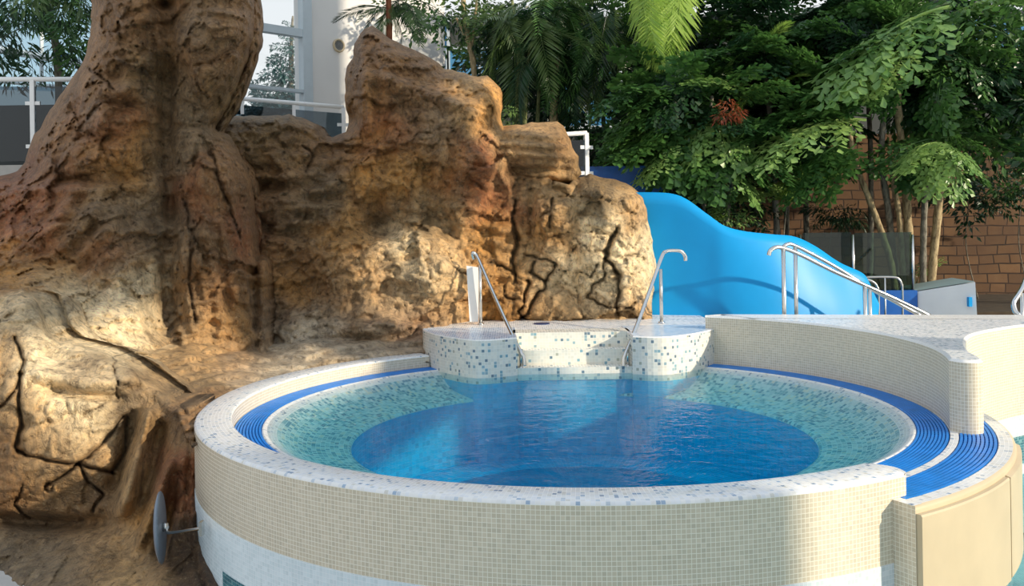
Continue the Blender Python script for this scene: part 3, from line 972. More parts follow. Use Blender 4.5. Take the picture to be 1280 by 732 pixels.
c = nb.mix(nb.math('MULTIPLY', vein, 0.25), c, (0.085, 0.055, 0.032))
hgt = nb.math('ADD', nb.math('MULTIPLY', n1, 1.0), nb.math('MULTIPLY', n2, 0.3))
hgt = nb.math('SUBTRACT', hgt, nb.math('MULTIPLY', vein, 0.3))
n4 = nb.noise(v, 16.0, 6, 0.7, 0.3)
hgt = nb.math('ADD', hgt, nb.math('MULTIPLY', nb.math('ABSOLUTE', nb.math('SUBTRACT', n4, 0.5)), -1.6))
c = nb.mix(1.0, c, nb.ramp(n4, [(0.30, (0.36, 0.33, 0.31)), (0.47, (1.0, 1.0, 1.0)), (0.70, (1.35, 1.28, 1.15))]), 'MULTIPLY')
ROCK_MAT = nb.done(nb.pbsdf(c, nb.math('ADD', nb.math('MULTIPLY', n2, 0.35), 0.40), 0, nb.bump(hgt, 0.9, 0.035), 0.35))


def rock_part(name, parent, outline, ctrl, hard=None, R=26, B=0.5, step=3.0, thick=0.8, amp=0.06, detail=None, cracks=(), rough_edge=3.0, seed=0, bumpy=1.0, back=None):
    """a rock body: its face runs through the control points (photo position, distance), curls back along the outline and is closed behind"""
    rnd = np.random.RandomState(seed + 5)
    # finer, slightly ragged outline
    o2 = []
    for i in range(len(outline)):
        x0, y0 = outline[i]; x1, y1 = outline[(i + 1) % len(outline)]
        L = math.hypot(x1 - x0, y1 - y0); k = max(1, int(L / 7))
        for j in range(k):
            t = j / k
            o2.append((x0 + (x1 - x0) * t + (rnd.rand() - .5) * rough_edge, y0 + (y1 - y0) * t + (rnd.rand() - .5) * rough_edge))
    xs = np.array([p[0] for p in o2]); ys = np.array([p[1] for p in o2])
    gx = np.arange(xs.min() - step, xs.max() + step * 2, step); gy = np.arange(ys.min() - step, ys.max() + step * 2, step)
    CX, CY = np.meshgrid((gx[:-1] + gx[1:]) / 2, (gy[:-1] + gy[1:]) / 2, indexing='ij')
    ins = inside(CX.ravel(), CY.ravel(), o2).reshape(CX.shape)
    idx = -np.ones((len(gx), len(gy)), int)
    cells = np.argwhere(ins)
    used = np.zeros(idx.shape, bool)
    for a in (0, 1):
        for c3 in (0, 1): used[cells[:, 0] + a, cells[:, 1] + c3] = True
    ui = np.argwhere(used)
    idx[used] = np.arange(len(ui))
    px = gx[ui[:, 0]]; py = gy[ui[:, 1]]
    quads = np.stack([idx[cells[:, 0], cells[:, 1]], idx[cells[:, 0] + 1, cells[:, 1]], idx[cells[:, 0] + 1, cells[:, 1] + 1], idx[cells[:, 0], cells[:, 1] + 1]], 1)
    # boundary edges (each used once)
    ed = {}
    for q in quads:
        for k in range(4):
            e = (q[k], q[(k + 1) % 4])
            if (e[1], e[0]) in ed: del ed[(e[1], e[0])]
            else: ed[e] = 1
    bedges = list(ed)
    bverts = np.unique(np.array(bedges).ravel())
    d, bx, by = seg_dist(px, py, o2, True)
    px = px.copy(); py = py.copy()
    px[bverts] = bx[bverts]; py[bverts] = by[bverts]
    d[bverts] = 0
    if hard is not None:                              # outline runs that do not curl back
        for hl in hard:
            dh, _, _ = seg_dist(px, py, hl, False)
            d = np.where(dh < 14, np.maximum(d, R * (1 - dh / 14)), d)
    Y = tps(ctrl, px, py)
    tt = 1 - np.clip(d / R, 0, 1)
    Y = Y + B * (1 - np.sqrt(np.clip(1 - tt * tt, 0, 1)))
    if detail is not None: Y = Y + detail(px, py, Y)

    def world(Y):
        dx, dy = px - 640, py - 366
        lx, ly = 640 + CR * dx - SR * dy, 366 + SR * dx + CR * dy
        return np.stack([(lx - 640) * Y / F, Y, EYE - (ly - YH) * Y / F], 1)
    pos = world(Y)
    # cast relief: big lumps, broken ledges, fine grain
    e = np.clip(d / 10, 0.15, 1)
    w = pos + 0.25 * np.stack([fbm(pos * 1.3, 3, 11), fbm(pos * 1.3, 3, 12), fbm(pos * 1.3, 3, 13)], 1)
    big = fbm(w * 1.6, 4, 3 + seed) - 0.5
    led = ridged(w * np.array([1.5, 1.5, 3.4]), 4, 7 + seed) - 0.5
    cellw = fbm(w * 4.5, 4, 19 + seed, 0.55) - 0.5
    tz = w[:, 2] * 3.2 + big * 4 + w[:, 0] * 0.5
    terr = np.abs((tz % 1.0) - 0.5) * 2
    terr = smoothstep(0.0, 0.35, terr)
    uu = np.stack([w[:, 0] * 0.9 + w[:, 2] * 0.35, w[:, 2] * 1.1 - w[:, 0] * 0.3], 1)
    wob = np.stack([fbm(pos * 3.1, 3, 91), fbm(pos * 3.1, 3, 92)], 1) * 0.5
    f1, g1 = facets(uu * 2.1 + wob, 5 + seed, 0.9)
    f2, g2 = facets(uu * np.array([5.0, 6.5]) + wob * 2, 15 + seed, 1.0)
    f3, g3 = facets(uu * np.array([11.0, 15.0]) + wob * 4, 25 + seed, 1.0)
    fine = ridged(w * np.array([9.0, 9.0, 6.0]), 3, 23 + seed) - 0.5
    Y = Y - e * amp * bumpy * (big * 1.7 + led * 0.55 + cellw * 0.4 + (terr - 0.7) * 0.32 + f1 * 1.35 + f2 * 0.62 + f3 * 0.26 + fine * 0.30 - 0.3 * np.exp(-(g1 / 0.04) ** 2) * (f1 > 0) - 0.14 * np.exp(-(g2 / 0.06) ** 2) * (f2 > 0.1))
    dark = np.zeros(px.shape)
    for (line, wd, dep) in cracks:
        ln = [(x, y) for x, y in line]
        jx = (fbm(pos * 9, 2, 77) - .5) * 8; jy = (fbm(pos * 9, 2, 78) - .5) * 8
        dc_, _, _ = seg_dist(px + jx, py + jy, ln, False)
        g = np.exp(-(dc_ / (wd * 0.62)) ** 2)
        Y = Y + dep * g * e
        dark = np.maximum(dark, np.exp(-(dc_ / (wd * 0.6)) ** 2))
    pos = world(Y)
    n = len(px)
    # back shell
    bp = pos.copy()
    bt = thick * (0.35 + 0.65 * np.clip(d / (R * 1.6), 0, 1))
    yb = Y + bt
    if back is not None: yb = np.maximum(yb, back(px, py))
    bp[:, 1] = yb
    bp[:, 0] = pos[:, 0] + (bt * 0.15) * np.sign(-(pos[:, 0] - pos[:, 0].mean())) * 0.3
    verts = np.concatenate([pos, bp])
    faces = [tuple(q) for q in quads.tolist()] + [tuple(n + i for i in reversed(q)) for q in quads.tolist()]
    faces += [(a, n + a, n + c3, c3) for a, c3 in bedges]
    me = bpy.data.meshes.new(name)
    me.from_pydata(verts.tolist(), [], faces)
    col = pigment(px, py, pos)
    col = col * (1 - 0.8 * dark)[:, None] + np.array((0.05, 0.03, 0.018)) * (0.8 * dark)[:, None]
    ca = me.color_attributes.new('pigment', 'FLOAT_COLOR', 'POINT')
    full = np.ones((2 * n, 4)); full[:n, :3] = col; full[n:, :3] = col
    ca.data.foreach_set('color', full.ravel())
    me.update()
    bm = bmesh.new(); bm.from_mesh(me); bmesh.ops.recalc_face_normals(bm, faces=bm.faces); bm.to_mesh(me); bm.free()
    return link(name, me, ROCK_MAT, parent, True)


def Yz(px, py, z): return gz(px, py, z).y


rock = empty('rock_formation', at(240, 700, 7.2), 'large sculpted brown rock formation beside the spa', 'rock')

# --- rear wall, peak and cracked sunlit face
wall_out = [(262, 168), (275, 150), (296, 144), (330, 144), (362, 143), (378, 146), (396, 156), (408, 170), (416, 170), (432, 166), (436, 154), (432, 128), (430, 100), (434, 82), (441, 70), (446, 48), (456, 36), (466, 33), (474, 40), (488, 48), (505, 56), (522, 64), (540, 74), (556, 86), (566, 86), (580, 92), (596, 95), (608, 94), (618, 100), (627, 110), (629, 126), (627, 150), (640, 190), (690, 225), (712, 232), (722, 221), (738, 218), (748, 222), (762, 222), (776, 226), (790, 234), (806, 246), (812, 268), (818, 300), (821, 330), (818, 362), (815, 402), (700, 408), (590, 412), (530, 452), (420, 462), (340, 462), (262, 452), (240, 300)]
wall_ctl = [(262, 200, 10.9), (300, 150, 11.2), (340, 150, 11.15), (400, 165, 11.3), (300, 260, 10.9), (340, 240, 10.85), (345, 200, 10.75), (400, 230, 10.9), (345, 320, 10.65), (310, 340, 10.7), (320, 400, 10.4), (380, 340, 10.6), (370, 400, 10.35), (300, 440, 9.9), (420, 420, 10.35), (360, 440, 9.95), (420, 448, 10.2),
            (440, 80, 11.9), (462, 45, 11.8), (455, 110, 11.5), (470, 90, 11.35), (510, 80, 11.55), (500, 110, 11.3), (550, 100, 11.65), (600, 105, 11.7), (625, 115, 11.9), (560, 130, 11.35), (520, 150, 11.25), (460, 150, 11.35), (480, 180, 11.15), (440, 180, 11.3), (590, 140, 11.25), (540, 175, 11.05), (620, 160, 11.4), (560, 210, 10.9), (605, 210, 10.95), (500, 240, 10.85), (450, 230, 10.9), (470, 280, 10.95), (540, 270, 10.95), (590, 260, 10.95), (430, 300, 10.7), (500, 320, 10.6), (550, 320, 10.65), (590, 330, 10.85), (500, 370, 10.5), (550, 380, 10.5), (585, 380, 10.85), (450, 380, 10.45), (480, 405, 10.35), (535, 400, 10.5), (530, 435, 10.35),
            (620, 230, 11.3), (650, 240, 11.25), (640, 300, 11.15), (620, 350, 11.0), (650, 395, 10.95), (600, 400, 10.9), (690, 240, 11.15), (700, 300, 11.05), (690, 390, 10.9), (715, 240, 11.3), (716, 380, 11.05), (740, 240, 11.25), (740, 300, 11.0), (740, 390, 10.85), (770, 235, 11.3), (760, 270, 11.0), (790, 260, 11.15), (810, 300, 11.3), (795, 330, 11.05), (800, 395, 10.95), (815, 380, 11.1)]


def wall_detail(px, py, Y):
    d = np.zeros(px.shape)
    # slanting strata and pockets of the middle wall
    m = blob(px, py, 360, 250, 80, 80)
    s = np.sin((py * 0.95 + (px - 360) * 0.42) * 0.16 + 2.2 * np.sin(px * 0.045) + 1.3 * np.sin(py * 0.06))
    d += m * (-0.11 * np.maximum(s, -0.3) + 0.06)
    for (x, y, rx, ry, k) in ((345, 232, 26, 6, .16), (388, 250, 22, 6, .16), (375, 268, 24, 6, .14), (330, 210, 12, 6, .12), (365, 185, 16, 7, .14), (345, 215, 12, 5, .12), (395, 200, 20, 6, -.06), (355, 250, 30, 5, -.07), (410, 245, 22, 7, .1), (380, 290, 30, 6, .08),
                              (480, 285, 22, 14, .22), (537, 275, 20, 16, .18), (560, 290, 14, 10, .14), (500, 258, 12, 24, .10), (470, 262, 10, 20, .10), (515, 300, 40, 14, -.10), (470, 320, 30, 16, -.08), (545, 345, 26, 24, -.06),
                              (440, 148, 9, 10, .25), (438, 120, 6, 40, .1), (560, 60, 30, 10, 0), (470, 410, 50, 10, -.10), (510, 408, 60, 9, -.08)):
        d += 1.6 * k * blob(px, py, x, y, rx, ry)
    # draped vertical flutes on the face of the peak
    m = blob(px, py, 550, 220, 70, 55)
    d += m * -0.05 * np.sin(px * 0.22 + 1.5 * np.sin(py * 0.03) + 0.6 * np.sin(px * 0.07))
    # long rib down from the left summit
    d += -0.22 * np.exp(-((px - (452 + (py - 60) * 0.10)) / 9) ** 2) * smoothstep(40, 70, py) * (1 - smoothstep(150, 190, py))
    d += -0.16 * np.exp(-(((py - 95) - (px - 470) * 0.35) / 9) ** 2) * smoothstep(468, 490, px) * (1 - smoothstep(590, 615, px))
    # recess under the ledge block and the stepped cracked face
    d += 0.35 * np.exp(-((py - 212) / 9) ** 2) * smoothstep(626, 640, px) * (1 - smoothstep(715, 728, px))
    d += -0.07 * smoothstep(610, 622, px) * (1 - smoothstep(640, 648, px)) * smoothstep(255, 262, py) * (1 - smoothstep(300, 330, py))
    d += -0.12 * blob(px, py, 700, 270, 26, 60) - 0.10 * blob(px, py, 765, 262, 34, 28) - 0.10 * blob(px, py, 742, 250, 14, 20)
    d += 0.14 * blob(px, py, 664, 262, 5, 40) + 0.10 * blob(px, py, 718, 300, 6, 70)
    d += 0.06 * np.sin((py - (px - 600) * .2) * 0.33) * blob(px, py, 620, 290, 24, 40)
    return d


wall_cr = [([(645, 248), (640, 275), (646, 300), (642, 330), (645, 352)], 3.2, .20),
           ([(622, 330), (636, 338), (644, 344)], 2.2, .12), ([(655, 318), (672, 321), (697, 328)], 2.2, .12), ([(668, 325), (664, 340), (682, 352), (696, 330)], 2.4, .14), ([(682, 352), (672, 374), (655, 395), (650, 388), (656, 372), (660, 350)], 3.0, .18),
           ([(628, 356), (632, 370), (652, 376)], 2.2, .1), ([(655, 395), (660, 402)], 3.5, .16), ([(690, 250), (686, 285)], 3, .12),
           ([(772, 284), (762, 305), (755, 322), (768, 334), (776, 345), (772, 364), (770, 392)], 4.0, .26), ([(755, 322), (756, 345), (745, 356), (735, 372), (760, 384)], 2.6, .14), ([(720, 338), (738, 345), (748, 330)], 2.0, .10), ([(760, 384), (792, 386)], 2.4, .12), ([(722, 300), (735, 312), (760, 314)], 2.0, .08), ([(782, 319), (798, 319)], 2, .08),
           ([(565, 330), (580, 342), (596, 352)], 2.0, .08), ([(380, 180), (392, 196), (384, 214)], 3, .1), ([(320, 300), (326, 340), (318, 380), (322, 420)], 5, .16)]
rock_part('rear_wall', rock, wall_out, wall_ctl, hard=[[(590, 412), (700, 408), (815, 402)], [(590, 412), (530, 452), (420, 462), (262, 452)], [(262, 168), (240, 300), (262, 452)], [(640, 190), (690, 225), (712, 232)]], R=24, B=0.45, step=2.1, thick=1.0, amp=0.115, detail=wall_detail, cracks=wall_cr, seed=1)

# --- square ledge block on top
led_out = [(617, 160), (640, 157), (662, 154), (680, 152), (697, 151), (704, 158), (712, 176), (722, 196), (726, 216), (718, 230), (690, 228), (664, 226), (640, 222), (622, 218), (612, 190)]
led_ctl = [(620, 165, 11.75), (690, 156, 11.7), (620, 178, 11.35), (660, 176, 11.3), (696, 176, 11.3), (640, 200, 11.3), (690, 204, 11.25), (720, 205, 11.5), (630, 216, 11.5), (690, 224, 11.45), (650, 166, 11.5), (690, 167, 11.45)]
rock_part('ledge_block', rock, led_out, led_ctl, R=9, B=0.3, step=2.2, thick=0.8, amp=0.06, seed=4,
          detail=lambda px, py, Y: 0.14 * blob(px, py, 665, 212, 40, 5) - 0.05 * np.sin((py - px * 0.06) * 0.5) * blob(px, py, 660, 185, 60, 26))

# --- tall pinnacle at the left with its flared foot
pin_out = [(112, -60), (114, 20), (112, 45), (108, 66), (100, 84), (88, 100), (72, 124), (58, 146), (44, 168), (34, 186), (30, 204), (22, 214), (2, 220), (-20, 224), (-40, 232), (-40, 400), (0, 470), (60, 462), (120, 470), (200, 485), (262, 470), (330, 452), (330, 330), (322, 260), (312, 210), (300, 186), (286, 168), (272, 160), (277, 150), (290, 128), (300, 106), (310, 76), (318, 50), (321, 20), (318, -10), (300, -60)]
pin_ctl = [(120, -50, 10.1), (200, -50, 9.8), (300, -50, 10.1), (125, 30, 9.95), (160, 20, 9.75), (195, 60, 9.75), (212, 90, 9.95), (212, 20, 9.85), (250, 40, 9.55), (290, 40, 9.75), (312, 30, 10.1), (250, 100, 9.6), (285, 100, 9.95), (240, 140, 9.85), (270, 150, 10.1), (120, 80, 9.75), (150, 110, 9.65), (190, 130, 9.75), (212, 150, 9.95), (80, 130, 10.0), (120, 150, 9.6), (160, 170, 9.6), (60, 180, 9.95), (100, 200, 9.6), (150, 215, 9.55), (205, 200, 9.9), (40, 210, 9.85), (70, 232, 9.35), (140, 236, 9.45), (200, 240, 9.75), (20, 250, 9.4), (240, 170, 9.7), (280, 180, 10.1), (240, 220, 9.6), (275, 230, 9.7), (300, 230, 10.05), (212, 260, 9.9), (250, 290, 9.5), (285, 300, 9.7), (310, 310, 10.1), (180, 300, 9.5), (130, 290, 9.1), (60, 290, 8.95), (0, 300, 9.0), (100, 340, 8.9), (40, 340, 8.6), (0, 345, 8.5), (190, 350, 9.4), (215, 380, 9.65), (250, 360, 9.45), (290, 370, 9.7), (315, 400, 9.75),
           (170, 390, 8.95), (100, 385, 8.45), (50, 370, 8.2), (230, 425, 9.2), (140, 420, 8.35), (80, 415, 7.8), (30, 400, 7.7), (0, 380, 7.9), (180, 450, 8.3), (250, 450, 8.9), (310, 445, 9.4), (100, 455, 7.4), (40, 450, 7.3), (0, 450, 7.35), (200, 478, 7.9)]


def pin_detail(px, py, Y):
    d = np.zeros(px.shape)
    # deep groove between the two faces
    gx = 208 + (py - 20) * 0.012 + 3 * np.sin(py * 0.03)
    d += 0.20 * np.exp(-((px - gx) / 10) ** 2) * (1 - smoothstep(360, 420, py))
    d += 0.10 * np.exp(-((px - gx - 2) / 24) ** 2) * (1 - smoothstep(330, 400, py))
    # draped ribs under the right bulge
    m = smoothstep(214, 226, px) * (1 - smoothstep(305, 322, px)) * smoothstep(160, 190, py) * (1 - smoothstep(390, 440, py))
    d += m * (-0.06 * np.abs(np.sin((px - (py - 160) * 0.18) * 0.10 + 0.7 * np.sin(py * 0.022))) - 0.022 * np.sin((px - (py - 160) * 0.12) * 0.34 + 1.0 * np.sin(py * 0.03)))
    # streaks leaning down the left skirt
    m = blob(px, py, 110, 300, 70, 60)
    d += m * -0.06 * np.sin((px + py * 0.75) * 0.17 + 1.5 * np.sin(py * 0.04))
    # shelf edge
    d += -0.10 * np.exp(-((py - (236 - (px - 60) * 0.02)) / 7) ** 2) * smoothstep(25, 45, px) * (1 - smoothstep(170, 200, px))
    d += 0.10 * np.exp(-((py - (224 - (px - 60) * 0.02)) / 8) ** 2) * smoothstep(40, 60, px) * (1 - smoothstep(170, 200, px))
    for (x, y, rx, ry, k) in ((205, 6, 14, 6, .22), (150, 112, 30, 10, -.10), (128, 148, 24, 18, -.12), (124, 170, 26, 6, .09), (150, 128, 16, 6, .12), (134, 95, 16, 6, .10), (90, 195, 24, 20, -.10), (140, 195, 22, 22, -.08), (160, 100, 8, 24, -.05), (75, 170, 20, 14, -.06), (185, 82, 14, 14, -.06), (265, 145, 26, 6, -.08), (250, 158, 30, 5, .14), (290, 170, 12, 14, .12), (270, 60, 14, 30, .05), (240, 60, 6, 40, -.04),
                              (60, 392, 40, 8, .10), (40, 380, 34, 6, -.06), (210, 420, 16, 26, .08), (290, 420, 18, 18, -.05), (130, 365, 40, 10, .06), (240, 385, 10, 26, -.06), (268, 400, 8, 24, .05)):
        d += 1.5 * k * blob(px, py, x, y, rx, ry)
    return d


pin_cr = [([(110, 85), (128, 98), (142, 112)], 3, .12), ([(142, 70), (165, 82), (190, 98)], 3, -.07), ([(232, 250), (240, 300), (236, 350), (245, 400)], 4, .12), ([(262, 190), (285, 250), (300, 300)], 3, .10), ([(95, 425), (150, 428), (160, 446)], 3, .06), ([(120, 135), (100, 162), (118, 168)], 2.5, .08)]
rock_part('pinnacle', rock, pin_out, pin_ctl, hard=[[(330, 452), (330, 330)], [(0, 470), (60, 462), (120, 470), (200, 485), (262, 470), (330, 452)], [(-40, 232), (-40, 400), (0, 470)]], R=30, B=0.75, step=2.2, thick=1.1, amp=0.105, detail=pin_detail, cracks=pin_cr, seed=2)

# --- sloping foot between the rock and the spa
foot_out = [(120, 440), (180, 424), (240, 408), (300, 402), (380, 396), (450, 388), (534, 390), (546, 402), (556, 403), (554, 410), (533, 415), (537, 452), (470, 464), (420, 468), (350, 482), (300, 500), (270, 520), (250, 545), (241, 560), (232, 545), (222, 520), (204, 496), (180, 474), (120, 455)]
foot_ctl = []
for (x, y, z) in ((240, 415, 1.19), (380, 402, 1.2), (530, 394, 1.24), (300, 424, 1.17), (380, 418, 1.18), (450, 406, 1.22), (530, 402, 1.26), (555, 405, 1.255), (535, 425, 1.12), (500, 435, 1.05), (530, 445, .97), (420, 440, 1.06), (420, 455, .96), (350, 450, 1.03), (350, 470, .96), (290, 455, 1.08), (290, 488, .96), (250, 460, 1.10), (230, 480, 1.06), (260, 505, .96), (190, 470, 1.10), (210, 500, 1.04), (225, 515, 1.02), (246, 532, .96), (238, 545, .95)):
    foot_ctl.append((x, y, Yz(x, y, z)))
foot_ctl += [(130, 446, 8.15), (180, 440, 8.55), (240, 428, 9.3)]


def foot_detail(px, py, Y):
    d = np.zeros(px.shape)
    s = np.sin((py - (430 - (px - 300) * 0.08)) * 0.5 + 2.0 * np.sin(px * 0.03) + np.sin(px * 0.11))
    d += -0.05 * s
    d += -0.30 * blob(px, py, 470, 404, 60, 6) - 0.2 * blob(px, py, 270, 430, 30, 8)
    return d


rock_part('foot_shelf', rock, foot_out, foot_ctl, R=10, B=0.12, step=2.4, thick=0.5, amp=0.022, detail=foot_detail, seed=6, rough_edge=4)

# --- low boulder in front with cracked tan plates and leaning fins
bo_out = [(-40, 372), (0, 362), (30, 360), (48, 372), (56, 392), (58, 412), (72, 424), (100, 430), (130, 440), (160, 452), (186, 470), (214, 492), (236, 512), (244, 540), (243, 580), (240, 620), (242, 660), (250, 700), (268, 745), (200, 790), (-40, 790)]
bo_ctl = [(-30, 380, 7.7), (20, 372, 7.6), (45, 395, 7.4), (0, 410, 7.25), (40, 425, 7.15), (70, 440, 7.2), (110, 446, 7.2), (150, 468, 7.05), (20, 470, 6.9), (70, 480, 6.9), (110, 490, 6.85), (150, 500, 6.95), (180, 480, 7.1), (215, 505, 6.95), (235, 530, 6.7), (225, 560, 6.55), (160, 540, 6.95), (90, 540, 6.72), (30, 540, 6.75), (0, 500, 6.85), (0, 570, 6.75), (60, 590, 6.65), (120, 580, 6.68), (150, 600, 6.75), (200, 560, 6.75), (185, 610, 6.55), (220, 610, 6.55), (235, 630, 6.3), (90, 640, 6.72), (20, 640, 6.75), (150, 650, 6.5), (60, 655, 6.7), (200, 660, 6.35), (238, 670, 6.15), (60, 680, 6.45), (0, 668, 6.55), (120, 690, 6.2), (170, 690, 6.2), (240, 715, 5.8), (200, 720, 5.8), (20, 712, 6.15), (100, 730, 5.8), (0, 730, 6.08), (60, 770, 5.5), (200, 780, 5.4), (-30, 600, 6.8), (-30, 700, 6.4), (-30, 780, 5.9)]


def bo_detail(px, py, Y):
    d = np.zeros(px.shape)
    # overhanging brow and the flat plates below it
    d += -0.10 * np.exp(-((py - (468 + (px - 40) * 0.10 - 0.0014 * (px - 90) ** 2 * 1.0)) / 9) ** 2) * smoothstep(20, 50, px) * (1 - smoothstep(160, 180, px))
    d += 0.10 * np.exp(-((py - (484 + (px - 40) * 0.16 - 0.0014 * (px - 90) ** 2)) / 6) ** 2) * smoothstep(30, 60, px) * (1 - smoothstep(150, 170, px))
    # leaning fins between boulder and spa
    for (x0, y0, x1, y1, w, k) in ((186, 512, 150, 650, 10, -.30), (214, 575, 172, 690, 9, -.28), (196, 560, 182, 600, 8, -.12), (230, 570, 212, 700, 8, -.10), (168, 520, 140, 620, 10, .22), (204, 530, 176, 640, 8, .22), (220, 620, 196, 700, 7, .18)):
        t = np.clip((py - y0) / (y1 - y0), 0, 1)
        cx_ = x0 + (x1 - x0) * t
        d += k * np.exp(-((px - cx_) / w) ** 2) * smoothstep(y0 - 12, y0 + 12, py) * (1 - smoothstep(y1 - 25, y1 + 10, py))
    # undercut above the lower step
    d += 0.28 * np.exp(-((py - (655 - 0.0010 * (px - 80) ** 2)) / 10) ** 2) * (1 - smoothstep(120, 150, px))
    d += 0.035 * (np.exp(-((np.hypot((px - 70) / 1.0, (py - 512) / 1.15) - 15) / 2.5) ** 2))
    d += 0.07 * np.exp(-((np.hypot(px - 61, py - 608) - 5) / 1.6) ** 2)
    return d


bo_cr = [([(26, 470), (22, 500), (28, 530), (20, 560), (30, 570), (60, 574), (100, 580), (140, 592)], 3.5, .12), ([(154, 520), (130, 552), (100, 578), (70, 596), (56, 608)], 3.0, .10), ([(140, 592), (156, 560), (158, 520)], 4, .14), ([(100, 580), (110, 600), (128, 620), (118, 640)], 3, .10), ([(30, 470), (10, 500), (-10, 520)], 3, .1), ([(20, 420), (30, 450), (26, 470)], 3.5, .1), ([(140, 430), (150, 500)], 2, .05), ([(108, 518), (128, 505)], 1.6, .04), ([(30, 605), (20, 630), (40, 650)], 2.5, .08)]
rock_part('front_boulder', rock, bo_out, bo_ctl, hard=[[(-40, 372), (-40, 790), (200, 790)], [(236, 512), (244, 540), (243, 580), (240, 620), (242, 660), (250, 700), (268, 745), (200, 790)]], R=14, B=0.35, step=2.2, thick=0.9, amp=0.042, detail=bo_detail, cracks=bo_cr, seed=3)

# ================================================================== BUILDING AND BACKGROUND
def wall_t(px, py=80):
    k = (lev(px, py)[0] - 640) / F
    return (k * 15 + 3.48) / (1.08 - k)


WD = Vector((1.08, 1, 0)).normalized()
WN = Vector((WD.y, -WD.x, 0))                       # towards the viewer
W0 = Vector((-3.48, 15, 0))
Rw = Matrix(((WD.x, WN.x * -1, 0), (WD.y, WN.y * -1, 0), (0, 0, 1)))


def on_wall(px, py, out=0.0):
    t = wall_t(px, py)
    p = W0 + Vector((1.08, 1, 0)) * t
    q = at(px, py, p.y)
    return Vector((p.x, p.y, q.z)) + WN * out


def wall_bar(b, p, q, h, dpt):
    """a bar lying along the wall between two points"""
    c = (p + q) / 2
    b.box(c, ((Vector((q.x - p.x, q.y - p.y, 0))).length, dpt, h), Rw)


zt = 3.35
o = MB(); o.box((-5.3, 15.2, zt / 2 - 0.3), (9.6, 6.0, zt + 0.6 - 0.0))
o.box((0.29, 13.2, 1.4), (1.56, 1.9, 3.2))
tag(o.build('terrace_floor', M['terrace']), 'raised terrace behind the rock', 'terrace', kind='structure')

b = MB()
pl_, pr_ = on_wall(384, 80), on_wall(556, 80)
c = (pl_ + pr_) / 2
b.box(Vector((c.x, c.y, 5.6)) - WN * 0.2, ((pr_ - pl_).length, 0.4, 5.0), Rw)
tag(b.build('wall_left', M['wall_white']), 'white rendered building wall with a round vent', 'wall', kind='structure')
# wall below the window
b = MB()
p0, p1 = on_wall(150, 80), on_wall(384, 80)
c = (p0 + p1) / 2
b.box(Vector((c.x, c.y, (zt + 3.9) / 2)) - WN * 0.2, ((p1 - p0).length, 0.3, 3.9 - zt), Rw)
tag(b.build('wall_left', M['render_white']), 'low pale wall under the tall window', 'wall', kind='structure')

win = empty('window_1', on_wall(380, 150), 'tall glazed window in grey frame beside the white wall', 'window')
win['kind'] = 'structure'
b = MB()
z0w, z1w = 3.9, 8.1
for px, wdt in ((381, 0.17), (262, 0.12), (150, 0.12)):
    p = on_wall(px, 80)
    b.box(Vector((p.x, p.y, (z0w + z1w) / 2)) + WN * 0.03, (wdt, 0.16, z1w - z0w), Rw)
zb1 = on_wall(378, 43).z; zb2 = on_wall(378, 115).z
for z, h in ((zb1, 0.13), (zb2, 0.05), (z0w + 0.04, 0.08)):
    p, q = on_wall(150, 80), on_wall(381, 80)
    p.z = q.z = z
    wall_bar(b, p + WN * 0.03, q + WN * 0.03, h, 0.14)
b.build('window_frame', M['grey_frame'], win)
b = MB()
p, q = on_wall(150, 80), on_wall(381, 80)
b.face([(p.x, p.y, z0w), (q.x, q.y, z0w), (q.x, q.y, z1w), (p.x, p.y, z1w)])
b.build('pane', M['glass_clear'], win)

# vent
v0 = on_wall(423, 57, 0.0)
root = empty('wall_vent', v0, 'small round grey vent on the white building wall', 'vent')
zq = Vector((0, 0, 1)).rotation_difference(WN)
for nm, prof, mt in (('rim', [(0.085, 0.0), (0.085, 0.03), (0.11, 0.035), (0.118, 0.02), (0.118, 0.0)], 'cream_panel'), ('grille', [(0.001, 0.012), (0.02, 0.016), (0.03, 0.008), (0.045, 0.016), (0.055, 0.008), (0.07, 0.016), (0.086, 0.008)], 'render_white')):
    b = MB(); b.lathe(prof, 0, 2 * PI, 32, (0, 0), caps=False)
    b.v = [tuple(v0 + WN * 0.002 + zq @ Vector(q)) for q in b.v]
    b.build(nm, M[mt], root, True)
b = MB()
for i in range(-3, 4):
    x = i * 0.022; L = math.sqrt(0.084 ** 2 - x * x)
    b.tube([v0 + WN * 0.022 + zq @ Vector((x, -L, 0)), v0 + WN * 0.022 + zq @ Vector((x, L, 0))], 0.004, 6)
    b.tube([v0 + WN * 0.022 + zq @ Vector((-L, x, 0)), v0 + WN * 0.022 + zq @ Vector((L, x, 0))], 0.004, 6)
b.build('bars', M['dark_wall'], root)

